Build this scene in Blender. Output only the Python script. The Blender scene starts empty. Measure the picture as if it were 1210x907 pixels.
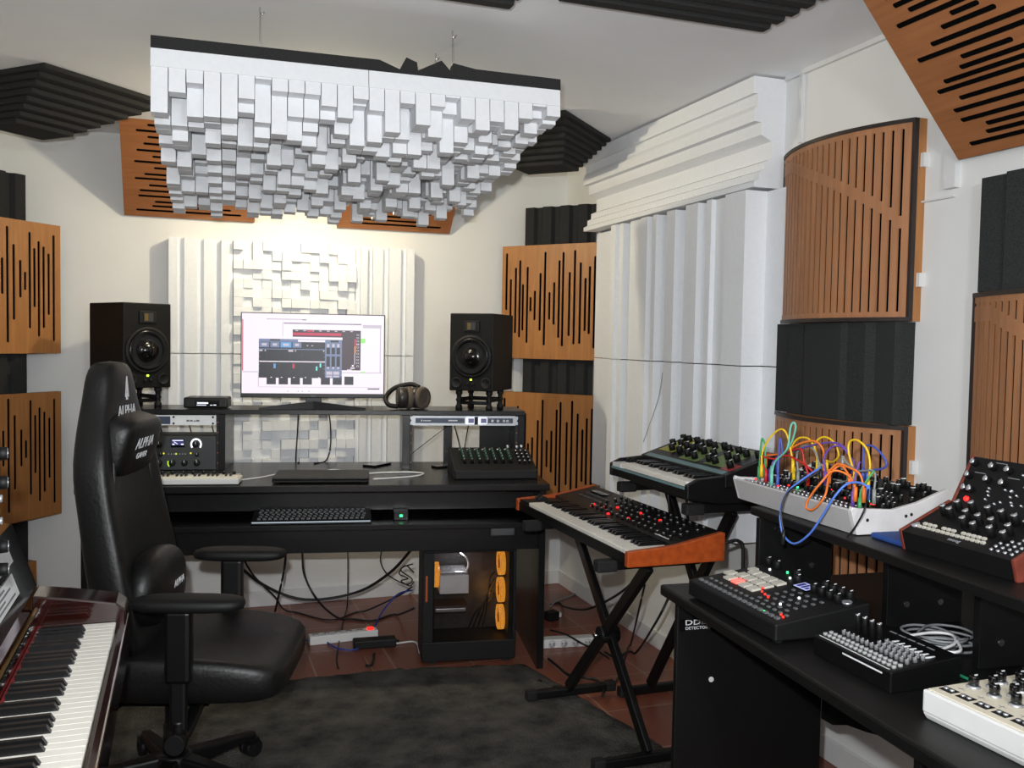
import bpy, bmesh, math, random
from mathutils import Matrix, Vector
random.seed(7)
PI = math.pi
sc = bpy.context.scene
COL = sc.collection
def rad(a): return math.radians(a)

# ---------------------------------------------------------------- camera model
W_, H_ = 1210., 907.
FPX, PITCH, ROLL, YAW, EYE = 1080., rad(-2.6), rad(1.0), rad(-19.7), 1.37
CR = Matrix.Rotation(YAW, 3, 'Z') @ Matrix.Rotation(PI/2 + PITCH, 3, 'X') @ Matrix.Rotation(ROLL, 3, 'Z')
def ray(px, py): return CR @ Vector(((px - W_/2)/FPX, -(py - H_/2)/FPX, -1))
def at_z(px, py, z):
    d = ray(px, py); t = (z - EYE)/d.z; return Vector((d.x*t, d.y*t, z))
def at_y(px, py, y):
    d = ray(px, py); t = y/d.y; return Vector((d.x*t, y, EYE + d.z*t))
def at_x(px, py, x):
    d = ray(px, py); t = x/d.x; return Vector((x, d.y*t, EYE + d.z*t))

# ---------------------------------------------------------------- materials
def lin(c):
    c = c/255.
    return c/12.92 if c <= .04045 else ((c + .055)/1.055)**2.4
def L3(rgb): return tuple(lin(v) for v in rgb) + (1.,)
MATS = {}
def mat(name, rgb, rough=.5, metal=0., var=.06, scale=25., bump=0., coat=0., spec=.5, stretch=(1, 1, 1), rgb2=None):
    if name in MATS: return MATS[name]
    m = bpy.data.materials.new(name); m.use_nodes = True
    nt = m.node_tree; b = nt.nodes['Principled BSDF']
    tc = nt.nodes.new('ShaderNodeTexCoord'); mp = nt.nodes.new('ShaderNodeMapping')
    mp.inputs['Scale'].default_value = stretch
    nz = nt.nodes.new('ShaderNodeTexNoise'); nz.inputs['Scale'].default_value = scale; nz.inputs['Detail'].default_value = 4
    rp = nt.nodes.new('ShaderNodeValToRGB')
    a = L3(rgb); b2 = L3(rgb2) if rgb2 else tuple(min(1, v*(1 + var)) for v in a[:3]) + (1,)
    a2 = a if rgb2 else tuple(v*(1 - var) for v in a[:3]) + (1,)
    rp.color_ramp.elements[0].position = .3; rp.color_ramp.elements[1].position = .7
    rp.color_ramp.elements[0].color = a2; rp.color_ramp.elements[1].color = b2
    nt.links.new(tc.outputs['Object'], mp.inputs['Vector']); nt.links.new(mp.outputs['Vector'], nz.inputs['Vector'])
    nt.links.new(nz.outputs['Fac'], rp.inputs['Fac']); nt.links.new(rp.outputs['Color'], b.inputs['Base Color'])
    b.inputs['Roughness'].default_value = rough; b.inputs['Metallic'].default_value = metal
    b.inputs['Specular IOR Level'].default_value = spec
    if coat: b.inputs['Coat Weight'].default_value = coat; b.inputs['Coat Roughness'].default_value = .05
    if bump:
        bp = nt.nodes.new('ShaderNodeBump'); bp.inputs['Strength'].default_value = bump; bp.inputs['Distance'].default_value = .01
        nt.links.new(nz.outputs['Fac'], bp.inputs['Height']); nt.links.new(bp.outputs['Normal'], b.inputs['Normal'])
    MATS[name] = m; return m
def glow(name, rgb, strength=1., base=(10, 10, 10)):
    if name in MATS: return MATS[name]
    m = mat(name, base, .4)
    b = m.node_tree.nodes['Principled BSDF']
    b.inputs['Emission Color'].default_value = L3(rgb); b.inputs['Emission Strength'].default_value = strength
    return m
WALL = mat('wall_paint', (222, 222, 220), .85, var=.015, scale=6, bump=.02)
CEIL = mat('ceiling_paint', (238, 239, 241), .9, var=.015, scale=5)
SKIRT = mat('skirting_paint', (214, 214, 214), .6, var=.02)
EPS = mat('white_polystyrene', (228, 230, 233), .8, var=.02, scale=60, bump=.03)
FOAM = mat('charcoal_foam', (46, 46, 46), .95, var=.25, scale=260, bump=.25, spec=.15)
FOAMG = mat('speckled_foam', (48, 49, 49), .95, var=.5, scale=420, bump=.2, spec=.15)
WOODV = mat('cherry_veneer_upright', (158, 104, 56), .45, rgb2=(176, 121, 68), scale=9, stretch=(6, 6, .5))
WOODH = mat('cherry_veneer_lengthwise', (142, 90, 54), .45, rgb2=(160, 104, 64), scale=9, stretch=(.5, 6, 6))
WOODC = mat('slat_veneer', (152, 104, 70), .5, rgb2=(172, 120, 82), scale=9, stretch=(5, 5, .5))
WOODS = mat('cheek_wood', (150, 62, 22), .35, rgb2=(176, 80, 32), scale=10, stretch=(.6, 5, 5))
WOODM = mat('dark_cheek_wood', (104, 46, 36), .4, rgb2=(124, 58, 44), scale=10, stretch=(.6, 5, 5))
MAHO = mat('polished_mahogany', (26, 9, 7), .12, rgb2=(40, 13, 10), scale=7, stretch=(1, 4, 4), coat=.6)
GLOSSB = mat('polished_black', (8, 7, 7), .12, coat=.5)
DARKSLOT = mat('slot_felt', (7, 7, 7), .95, spec=.05)
DESK = mat('black_desk_laminate', (15, 15, 16), .27, var=.15, scale=120, bump=.03)
DESKR = mat('black_board', (8, 8, 8), .48, var=.15, scale=120, bump=.03, spec=.4)
BLK = mat('black_plastic', (8, 8, 9), .4, var=.1, spec=.4)
BLKM = mat('matte_black_plastic', (9, 9, 10), .6, var=.1, spec=.35)
BLKG = mat('gloss_black', (10, 10, 11), .15, coat=.3)
METB = mat('black_powdercoat', (9, 9, 10), .45, spec=.4)
PANEL = mat('synth_panel_black', (9, 9, 10), .45, spec=.4)
PANELG = mat('synth_panel_grey', (52, 54, 56), .45)
LEATHER = mat('black_leatherette', (10, 10, 10), .46, var=.2, scale=90, bump=.12)
CHROME = mat('chrome', (200, 200, 205), .18, metal=1.)
ALU = mat('brushed_aluminium', (205, 210, 216), .35, metal=.2)
IVORY = mat('ivory_key', (238, 234, 224), .3, var=.02)
EBONY = mat('ebony_key', (12, 12, 14), .28, var=.1)
WHITEP = mat('white_plastic', (216, 216, 214), .4, var=.02)
CREAM = mat('cream_panel', (214, 206, 186), .45, var=.02)
GREYP = mat('light_grey_case', (180, 178, 178), .5, var=.03)
SILV = mat('silver_knob', (206, 208, 212), .25, metal=.7)
RED = mat('red_felt', (120, 14, 14), .9)
PAPER = mat('paper', (214, 216, 218), .8, var=.05)
BRASS = mat('brass', (190, 150, 70), .3, metal=.9)
RUBBER = mat('rubber', (14, 14, 14), .8)
GREENM = mat('mixer_green', (20, 62, 44), .5)
PGREEN = mat('panel_green', (104, 124, 70), .5)
PBLUE = mat('panel_teal', (104, 134, 138), .5)
PYEL = mat('panel_olive_yellow', (160, 160, 60), .5)
PRED = mat('panel_red', (150, 60, 60), .5)
PRINT = mat('white_print', (220, 222, 224), .6)
PRINTG = mat('grey_print', (120, 122, 126), .6)
NAVY = mat('navy_panel', (58, 68, 92), .4)
BLUEPAD = mat('blue_pad', (30, 66, 130), .7)
PADW = mat('rubber_pad', (196, 192, 180), .6)

# ---------------------------------------------------------------- mesh builder
class P:
    def __init__(s): s.bm = bmesh.new()
    def face(s, pts, m=0, smooth=False):
        vs = [s.bm.verts.new(p) for p in pts]
        f = s.bm.faces.new(vs); f.material_index = m; f.smooth = smooth; return f
    def hexa(s, p, m=0):
        v = [s.bm.verts.new(q) for q in p]
        for idx in ((3, 2, 1, 0), (4, 5, 6, 7), (0, 1, 5, 4), (1, 2, 6, 5), (2, 3, 7, 6), (3, 0, 4, 7)):
            f = s.bm.faces.new([v[i] for i in idx]); f.material_index = m
        return s
    def box(s, x0, x1, y0, y1, z0, z1, m=0, M=None):
        p = [(x0, y0, z0), (x1, y0, z0), (x1, y1, z0), (x0, y1, z0), (x0, y0, z1), (x1, y0, z1), (x1, y1, z1), (x0, y1, z1)]
        if M is not None: p = [M @ Vector(q) for q in p]
        return s.hexa(p, m)
    def prism(s, poly, vec, m=0):
        """closed polygon of 3D points swept by vec"""
        vec = Vector(vec); a = [s.bm.verts.new(q) for q in poly]; b = [s.bm.verts.new(Vector(q) + vec) for q in poly]
        n = len(a)
        s.bm.faces.new(list(reversed(a))).material_index = m; s.bm.faces.new(b).material_index = m
        for i in range(n): s.bm.faces.new([a[i], a[(i+1) % n], b[(i+1) % n], b[i]]).material_index = m
        return s
    def ring(s, c, t, r, n, up=None):
        t = Vector(t).normalized()
        if up is None or abs(Vector(up).normalized().dot(t)) > .99:
            up = Vector((0, 0, 1)) if abs(t.z) < .9 else Vector((1, 0, 0))
        u = t.cross(Vector(up)).normalized(); w = u.cross(t)
        return [s.bm.verts.new(Vector(c) + (u*math.cos(2*PI*i/n) + w*math.sin(2*PI*i/n))*r) for i in range(n)]
    def loft(s, rings, m=0, cap=True, smooth=True):
        for a, b in zip(rings, rings[1:]):
            n = len(a)
            for i in range(n):
                f = s.bm.faces.new([a[i], a[(i+1) % n], b[(i+1) % n], b[i]]); f.material_index = m; f.smooth = smooth
        if cap:
            s.bm.faces.new(list(reversed(rings[0]))).material_index = m; s.bm.faces.new(rings[-1]).material_index = m
        return s
    def cyl(s, p0, p1, r0, r1=None, n=14, m=0):
        p0, p1 = Vector(p0), Vector(p1); r1 = r0 if r1 is None else r1
        return s.loft([s.ring(p0, p1 - p0, r0, n), s.ring(p1, p1 - p0, r1, n)], m)
    def tube(s, pts, r, n=6, m=0, sub=6, zmin=None):
        q = smooth_path(pts, sub) if sub else [Vector(p) for p in pts]
        if zmin is not None: q = [Vector((p.x, p.y, max(p.z, zmin))) for p in q]
        rings = []
        for i, p in enumerate(q):
            t = q[min(i+1, len(q)-1)] - q[max(i-1, 0)]
            if t.length < 1e-7: t = Vector((0, 0, 1))
            rings.append(s.ring(p, t, r, n, up=(.13, .21, 1)))
        return s.loft(rings, m)
    def lathe(s, prof, M=None, n=20, m=0):
        M = M or Matrix(); rings = []
        for r, z in prof:
            rings.append([s.bm.verts.new(M @ Vector((max(r, 1e-4)*math.cos(2*PI*i/n), max(r, 1e-4)*math.sin(2*PI*i/n), z))) for i in range(n)])
        return s.loft(rings, m)
    def ell(s, c, r, m=0, M=None, nu=16, nv=10, e=1.):
        c = Vector(c); rings = []
        def sp(v): return math.copysign(abs(v)**e, v)
        for j in range(nv+1):
            ph = -PI/2 + PI*(j + .02)/(nv + .04)
            row = []
            for i in range(nu):
                th = 2*PI*i/nu
                q = Vector((r[0]*sp(math.cos(ph))*sp(math.cos(th)), r[1]*sp(math.cos(ph))*sp(math.sin(th)), r[2]*sp(math.sin(ph))))
                q = (M @ q if M is not None else q) + c
                row.append(s.bm.verts.new(q))
            rings.append(row)
        return s.loft(rings, m)
    def add_mesh(s, me, M, m=0):
        n0 = len(s.bm.verts); nf = len(s.bm.faces)
        s.bm.from_mesh(me); s.bm.verts.ensure_lookup_table(); s.bm.faces.ensure_lookup_table()
        for v in s.bm.verts[n0:]: v.co = M @ v.co
        for f in s.bm.faces[nf:]: f.material_index = m
        return s
    def mesh(s, name, mats):
        me = bpy.data.meshes.new(name)
        bmesh.ops.recalc_face_normals(s.bm, faces=s.bm.faces)
        s.bm.to_mesh(me); s.bm.free()
        for m in (mats if isinstance(mats, (list, tuple)) else [mats]): me.materials.append(m)
        return me
    def build(s, name, mats, parent=None, M=None, bevel=0., seg=2, subsurf=0):
        o = bpy.data.objects.new(name, s.mesh(name, mats)); COL.objects.link(o)
        if parent is not None: o.parent = parent
        if M is not None: o.matrix_local = M
        if bevel:
            b = o.modifiers.new('bevel', 'BEVEL'); b.width = bevel; b.segments = seg; b.limit_method = 'ANGLE'; b.angle_limit = rad(40)
        if subsurf:
            b = o.modifiers.new('sub', 'SUBSURF'); b.levels = subsurf; b.render_levels = subsurf
        return o
def smooth_path(pts, sub=6):
    p = [Vector(q) for q in pts]
    if len(p) < 3: return p
    ex = [p[0]*2 - p[1]] + p + [p[-1]*2 - p[-2]]; out = []
    for i in range(1, len(ex)-2):
        a, b, c, d = ex[i-1:i+3]
        for k in range(sub):
            t = k/sub
            out.append(.5*((2*b) + (c - a)*t + (2*a - 5*b + 4*c - d)*t*t + (3*b - a - 3*c + d)*t**3))
    out.append(p[-1]); return out
def T(loc, rz=0.): return Matrix.Translation(Vector(loc)) @ Matrix.Rotation(rz, 4, 'Z')
def RX(a): return Matrix.Rotation(a, 4, 'X')
def RY(a): return Matrix.Rotation(a, 4, 'Y')
def RZ(a): return Matrix.Rotation(a, 4, 'Z')
def thing(name, label, cat, loc=(0, 0, 0), rz=0., group=None, M=None):
    o = bpy.data.objects.new(name, None); COL.objects.link(o); o.empty_display_size = .05
    o.matrix_local = M if M is not None else T(loc, rz)
    return tag(o, label, cat, group)
def tag(o, label, cat, group=None):
    o['label'] = label; o['category'] = cat
    if group: o['group'] = group
    return o
def struct(o, label=None):
    o['kind'] = 'structure'
    if label: o['label'] = label
    return o
def inst(me, name, parent, M, label=None):
    o = bpy.data.objects.new(name, me); COL.objects.link(o); o.parent = parent; o.matrix_local = M
    if label: o['label'] = label
    return o
def text_mesh(txt, size, depth=.0006, align='CENTER', shear=0.):
    cu = bpy.data.curves.new('lettering', 'FONT'); cu.body = txt; cu.size = size; cu.extrude = depth; cu.align_x = align; cu.align_y = 'CENTER'; cu.shear = shear
    cu.resolution_u = 3
    o = bpy.data.objects.new('lettering', cu); COL.objects.link(o)
    dg = bpy.context.evaluated_depsgraph_get(); dg.update()
    me = bpy.data.meshes.new_from_object(o.evaluated_get(dg)); bpy.data.objects.remove(o); bpy.data.curves.remove(cu)
    return me
def lettering(txt, size, material, parent, M, name='lettering', label=None, depth=.0006):
    me = text_mesh(txt, size, depth); me.materials.clear(); me.materials.append(material)
    return inst(me, name, parent, M, label)
def slot_plate(w, h, t, slots):
    """flat plate w x h x t in local XZ (front at y=0, body to +y), with round-ended through slots (x0,z0,x1,z1,width)"""
    cu = bpy.data.curves.new('plate', 'CURVE'); cu.dimensions = '2D'; cu.fill_mode = 'BOTH'; cu.extrude = t/2
    def spl(pts):
        sp = cu.splines.new('POLY'); sp.points.add(len(pts)-1); sp.use_cyclic_u = True
        for q, p in zip(sp.points, pts): q.co = (p[0], p[1], 0, 1)
    spl([(0, 0), (w, 0), (w, h), (0, h)])
    for x0, z0, x1, z1, wd in slots:
        a = Vector((x0, z0)); b = Vector((x1, z1)); d = (b - a).normalized(); nrm = Vector((-d.y, d.x)); r = wd/2; pts = []
        for k in range(7):
            th = -PI/2 + PI*k/6; pts.append(b + d*r*math.cos(th) + nrm*r*math.sin(th))
        for k in range(7):
            th = PI/2 + PI*k/6; pts.append(a + d*r*math.cos(th) + nrm*r*math.sin(th))
        spl(list(reversed(pts)))
    o = bpy.data.objects.new('plate', cu); COL.objects.link(o)
    dg = bpy.context.evaluated_depsgraph_get(); dg.update()
    me = bpy.data.meshes.new_from_object(o.evaluated_get(dg)); bpy.data.objects.remove(o); bpy.data.curves.remove(cu)
    me.transform(Matrix.Translation((0, t/2, 0)) @ RX(PI/2)); return me
def knob_mesh(name, r, h, body, cap=None, skirt=None, line=PRINT):
    p = P(); mats = [body, cap or body, skirt or body, line]
    z = 0
    if skirt: p.lathe([(0, 0), (r*1.45, 0), (r*1.3, h*.14), (r*1.02, h*.2), (0, h*.2)], n=14, m=2); z = h*.18
    p.lathe([(0, z), (r, z), (r*.94, h*.92), (r*.84, h), (r*.01, h)], n=14, m=0)
    if cap: p.lathe([(0, h*.99), (r*.8, h*.99), (r*.8, h*1.05), (0, h*1.05)], n=14, m=1)
    p.box(-r*.09, r*.09, r*.2, r*.96, h*1.0, h*1.07, m=3)
    return p.mesh(name, mats)
def keyboard(parent, n, first, pitch, wl, bl, z, M0=None, wth=.014, bh=.011):
    """white and black keys, front edge at y=0 growing to +y, starting with note index `first` in C D E F G A B"""
    M0 = M0 or Matrix()
    g = pitch*.035
    w = P().prism([(g, 0.002, -wth), (g, 0, -.002), (g, .002, 0), (g, wl, 0), (g, wl, -wth)], (pitch - 2*g, 0, 0)).mesh('white_key', IVORY)
    bw = pitch*.56
    b = P().hexa([(-bw/2, 0, -.004), (bw/2, 0, -.004), (bw/2, bl, -.004), (-bw/2, bl, -.004),
                  (-bw*.38, bl*.1, bh), (bw*.38, bl*.1, bh), (bw*.38, bl, bh), (-bw*.38, bl, bh)]).mesh('black_key', EBONY)
    for i in range(n):
        inst(w, 'white_key', parent, M0 @ T((i*pitch, 0, z)))
        if (first + i) % 7 in (0, 1, 3, 4, 5) and i < n-1:
            inst(b, 'black_key', parent, M0 @ T(((i+1)*pitch, wl - bl, z)))
def cable(name, label, pts, r, material, group=None, cat='cable', sub=6, zmin=None):
    o = P().tube(pts, r, 6, 0, sub, zmin).build(name, material); tag(o, label, cat, group); return o
CABLE = mat('black_cable', (14, 14, 15), .55)
CABLEW = mat('white_cable', (220, 220, 220), .5)
CABLEG = mat('grey_cable', (130, 132, 134), .5)

# ================================================================= ROOM
XL, XR, YB, YF, ZC = -.98, 2.02, 4.78, -1.3, 2.33
fl = bpy.data.materials.new('terracotta_tiles'); fl.use_nodes = True
nt = fl.node_tree; b = nt.nodes['Principled BSDF']; tc = nt.nodes.new('ShaderNodeTexCoord'); mp = nt.nodes.new('ShaderNodeMapping')
br = nt.nodes.new('ShaderNodeTexBrick'); br.offset = 0; br.squash = 1
for k, v in {'Scale': 1., 'Mortar Size': .004, 'Brick Width': .3255, 'Row Height': .3255, 'Mortar Smooth': .2, 'Bias': 0.}.items(): br.inputs[k].default_value = v
br.inputs['Color1'].default_value = L3((136, 78, 58)); br.inputs['Color2'].default_value = L3((116, 64, 50)); br.inputs['Mortar'].default_value = L3((150, 120, 104))
mp.inputs['Location'].default_value = (-.505 + .3255*4, -3.68 + .3255*14, 0)
nt.links.new(tc.outputs['Object'], mp.inputs['Vector']); nt.links.new(mp.outputs['Vector'], br.inputs['Vector']); nt.links.new(br.outputs['Color'], b.inputs['Base Color'])
b.inputs['Roughness'].default_value = .35
struct(P().box(XL-.1, XR+.1, YF-.1, YB+.1, -.06, 0).build('floor', fl), 'terracotta tiled floor')
struct(P().box(XL-.1, XR+.1, YF-.1, YB+.1, ZC, ZC+.06).build('ceiling', CEIL), 'flat white ceiling')
struct(P().box(XL-.1, XR+.1, YB, YB+.1, 0, ZC).build('wall_back', WALL), 'white wall behind the mixing desk')
struct(P().box(XL-.1, XR+.1, YF-.1, YF, 0, ZC).build('wall_front', WALL))
struct(P().box(XL-.1, XL, YF, YB, 0, ZC).build('wall_left', WALL), 'white wall on the left')
struct(P().box(XR, XR+.1, YF, YB, 0, ZC).build('wall_right', WALL), 'white wall on the right')
def skirting(name, p): struct(p.build(name, SKIRT, bevel=.003))
skirting('baseboard_back', P().box(XL, XR, YB-.012, YB, 0, .078))
skirting('baseboard_right', P().box(XR-.012, XR, YF, YB-.012, 0, .078))
skirting('baseboard_left', P().box(XL, XL+.012, YF, YB-.012, 0, .078))
struct(P().box(XR-.012, XR, 2.685, 2.70, 2.08, 2.33).build('trim_1', SKIRT), 'thin vertical trim on the right wall')
struct(P().box(XR-.012, XR, 2.0, 2.16, 1.795, 1.80).box(XR-.02, XR, 1.99, 2.03, 1.82, 1.93).build('trim_2', SKIRT), 'thin wall trim beside the curved panel')
struct(P().box(XR-.014, XR, YF, 2.78, ZC-.016, ZC).build('trim_3', SKIRT), 'ceiling trim on the right wall')

# ================================================================= ACOUSTIC PANELS
SL_R = [(600, -12, 205), (617, 83, 275), (636, 42, 290), (652, 15, 305), (664, 103, 280), (681, 40, 325), (694, 150, 210), (710, 127, 242), (730, 63, 280),
        (747, -12, 333), (765, 133, 240), (782, 98, 258), (800, 20, 305), (814, -8, 335), (838, 63, 298), (856, -14, 327), (877, 30, 325), (895, 85, 280), (910, 45, 290), (928, 10, 340)]
SL_L = [(2, 380, 560), (17, 400, 525), (35, 295, 683), (57, 352, 608), (80, 402, 533), (97, 440, 507), (114, 305, 635), (131, 357, 563), (147, 332, 663), (165, 348, 633), (184, 370, 587), (203, 305, 678)]
PW = .60
def slots_right():
    return [((x-583)/370*PW, (378-y1)/408*PW + .012, (x-583)/370*PW, (378-y0)/408*PW - .012, .0135) for x, y0, y1 in SL_R]
def slots_left():
    s = [(PW - (229-x)/229*.335, (717-y1)/452*PW + .01, PW - (229-x)/229*.335, (717-y0)/452*PW - .01, .0135) for x, y0, y1 in SL_L]
    for i, (a, b_) in enumerate([(.05, .5), (.12, .46), (.2, .52), (.08, .55), (.16, .42), (.05, .54), (.22, .38), (.1, .5), (.15, .45)]):
        s.append((.04 + i*.024, a, .04 + i*.024, b_, .0135))
    return s
def wood_panel(label, M, slots, wood, w=PW, h=PW, group=None, t=.004, back=.02, inset=.0):
    """origin at the lower left front corner, front facing -y"""
    r = thing('acoustic_panel', label, 'acoustic panel', M=M, group=group)
    me = slot_plate(w, h, t, slots); me.materials.clear(); me.materials.append(wood)
    inst(me, 'slotted_face', r, Matrix())
    P().box(inset, w-inset, t, t+back, inset, h-inset).build('felt_backing', DARKSLOT, r)
    return r
def corner_M(pl, pr, z):   # from left point to right point
    a = math.atan2(pr[1]-pl[1], pr[0]-pl[0]); return T((pl[0], pl[1], z), a)
CR_M = lambda z: corner_M((1.628, 4.733), (2.012, 4.262), z)
CL_M = lambda z: corner_M((-.935, 4.275), (-.545, 4.735), z)
G1 = 'slotted wood panels on the corner bass traps'
wood_panel('upper slotted wood panel in the right corner above the charcoal foam band', CR_M(1.285), slots_right(), WOODV, group=G1, w=.605, h=.605)
wood_panel('lower slotted wood panel in the right corner behind the mixer', CR_M(.50), slots_right(), WOODV, group=G1, w=.605, h=.603)
wood_panel('upper slotted wood panel at the left edge beside the left speaker', CL_M(1.283), slots_left(), WOODV, group=G1, h=.59)
wood_panel('lower slotted wood panel at the left edge beside the chair', CL_M(.53), slots_left(), WOODV, group=G1, h=.575)
def foam_column(label, M, x0, x1, z0, z1, n):
    p = P(); w = (x1-x0)/n
    poly = [(x0, .05, z0)]
    for i in range(n):
        a = x0 + i*w
        poly += [(a + w*.12, .030, z0), (a + w*.62, .028, z0), (a + w*.72, .052, z0)]
        poly += [(a + w*.98, .052, z0)] if i < n-1 else []
    poly += [(x1, .585-x1, z0), ((x0+x1)/2, .22, z0), (x0, x0-.02, z0)]
    p.prism(poly, (0, 0, z1-z0))
    o = p.build('foam_bass_trap', FOAM, M=M); return tag(o, label, 'bass trap', 'charcoal foam corner columns')
foam_column('charcoal ridged foam column in the right corner behind two wood panels', CR_M(0), .11, .535, .52, 2.095, 4)
FC = foam_column('charcoal ridged foam column in the left corner behind two wood panels', CL_M(0), .07, .475, .33, 2.08, 4)
P().box(.40, .475, .02, .10, .0, .33).build('wooden_foot', WOODV, FC)
# tilted panels between rear wall and ceiling, and over the right wall
def slots_rows(w, h, n, seed, wd=.012, lo=.08):
    rr = random.Random(seed); s = []
    for i in range(n):
        z = .04 + (h-.08)*i/(n-1); L = rr.choice([.3, .45, .6, .7, .8, .86])*w; c = w/2 + rr.uniform(-.06, .06)*w
        s.append((max(lo*.6, c - L/2), z, min(w - lo*.6, c + L/2), z, wd))
    return s
def tilted_rear(label, x0, w, zb, slots):
    M = Matrix.Translation((x0, 4.765, zb)) @ RX(rad(42))
    return wood_panel(label, M, slots, WOODH, w=w, h=.53, group='tilted slotted wood panels above the rear wall', t=.004, back=.02)
def sl_rear(flip):
    rows = [(.035, .10, .88), (.06, .22, .80), (.085, .24, .70), (.115, .12, .66), (.145, .13, .55), (.175, .2, .6), (.21, .1, .62), (.235, .17, .7), (.27, .24, .56), (.30, .1, .6),
            (.33, .23, .8), (.36, .12, .7), (.395, .17, .5), (.43, .2, .7), (.46, .12, .85), (.49, .2, .6)]
    return [(.6*(1-b_ if flip else a), z, .6*(1-a if flip else b_), z, .014) for z, a, b_ in rows]
tilted_rear('tilted slotted wood panel above the rear wall, left of the warm lamp', -.275, .60, 1.945, sl_rear(False))
tilted_rear('tilted slotted wood panel above the rear wall, right of the warm lamp', .735, .60, 1.945, sl_rear(True))
# big tilted panel, upper right: lower edge on the right wall, upper edge under the ceiling
ang = math.atan2(.42, .37)
Mt = Matrix.Translation((1.985, 1.965, 1.888)) @ RZ(-PI/2) @ RX(PI/2 - ang)
big = []
rr = random.Random(3)
for a, b_, z in ((.071, .16, .459), (.105, .33, .434), (.048, .40, .407), (.207, .287, .385), (.165, .321, .361), (.112, .55, .330), (.05, .50, .302), (.172, .318, .273), (.153, .52, .248), (.088, .58, .225), (.053, .45, .203),
                 (.105, .56, .170), (.069, .60, .140), (.073, .52, .109), (.138, .56, .083), (.125, .48, .060), (.059, .60, .037), (.06, .4, .487)):
    big.append((a + .006, z, b_, z, .0145))
wood_panel('large tilted slotted wood panel under the ceiling over the right wall', Mt, big, WOODH, w=.72, h=.53, t=.004, back=.03, inset=.0)

# white wells behind the desk
def wells(label, M, w, h, depths, widths, group, name='column_diffuser', cap=0.):
    """columns across x, upright z, front towards -y, wall at y=0"""
    tot = sum(widths); p = P(); x = 0
    for d, ww in zip(depths, widths):
        k = ww/tot*w; p.box(x, x+k, -d, 0, 0, h); x += k
    o = p.build(name, EPS, M=M); return tag(o, label, 'diffuser', group)
def skyline(w, h, nx, nz, seed, lo, hi, base, levels=6):
    rr = random.Random(seed); p = P(); p.box(0, w, -base, 0, 0, h)
    for i in range(nx):
        for j in range(nz):
            d = base + .006 + lo + (hi-lo)*rr.randint(0, levels-1)/(levels-1)
            g = .0004
            p.box(w*i/nx + g, w*(i+1)/nx - g, -d, -base + .004, h*j/nz + g, h*(j+1)/nz - g)
    return p
GD = 'white polystyrene diffusers behind the desk'
wl = [.04, .03, .06, .03, .05, .03, .035, .02]; 
dl = [.10, .075, .10, .06, .085, .055, .095, .07]
for z0, z1, nm in ((1.292, 1.846, 'upper'), (.72, 1.288, 'lower')):
    wells(nm + ' white column diffuser on the rear wall beside the left speaker', T((-.075, YB, z0)), .295, z1-z0, dl, wl, GD)
    wells(nm + ' white column diffuser on the rear wall beside the right speaker', T((.825, YB, z0)), .30, z1-z0, list(reversed(dl)), list(reversed(wl)), GD)
    tag(skyline(.60, z1-z0, 13, 12, 5 if nm == 'upper' else 9, 0., .05, .055).build('block_diffuser', EPS, M=T((.222, YB, z0))),
        nm + (' white block diffuser on the rear wall above the monitor' if nm == 'upper' else ' white block diffuser on the rear wall under the monitor shelf'), 'diffuser', GD)
# right wall, upright wells: boundaries measured along the wall from near to far
GQ = 'white polystyrene well diffusers on the right wall'
wy = [2.60, 2.80, 2.93, 3.04, 3.075, 3.13, 3.22, 3.255, 3.33, 3.40, 3.43, 3.49, 3.52, 3.56, 3.62, 3.75, 3.80, 3.835, 3.86, 3.91, 4.22]
wd = [.06, .15, .12, .14, .10, .145, .12, .085, .13, .105, .07, .13, .10, .135, .12, .07, .13, .12, .14, .06]
wy[-1] = 4.24
def right_wells(label, z0, z1):
    p = P()
    for a, b_, d in zip(wy, wy[1:], wd): p.box(XR-d, XR, a, b_, z0, z1)
    return tag(p.build('column_diffuser', EPS), label, 'diffuser', GQ)
right_wells('upper white column diffuser on the right wall above the green synth', 1.302, 1.925)
right_wells('lower white column diffuser on the right wall behind the green synth', .66, 1.298)
# lengthwise wells at the top of the right wall
prof = [(0, 2.322), (.135, 2.322), (.135, 2.262), (.118, 2.262), (.118, 2.225), (.13, 2.205), (.13, 2.165), (.10, 2.165), (.10, 2.12), (.055, 2.10), (.055, 2.04), (.085, 2.025), (.085, 2.0), (.105, 1.99), (.105, 1.965), (.125, 1.955), (.125, 1.936), (0, 1.936)]
tag(P().prism([(XR-d, 2.79, z) for d, z in prof], (0, 1.47, 0)).build('cornice_diffuser', EPS), 'white stepped diffuser running along the top of the right wall', 'diffuser', GQ)

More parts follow.
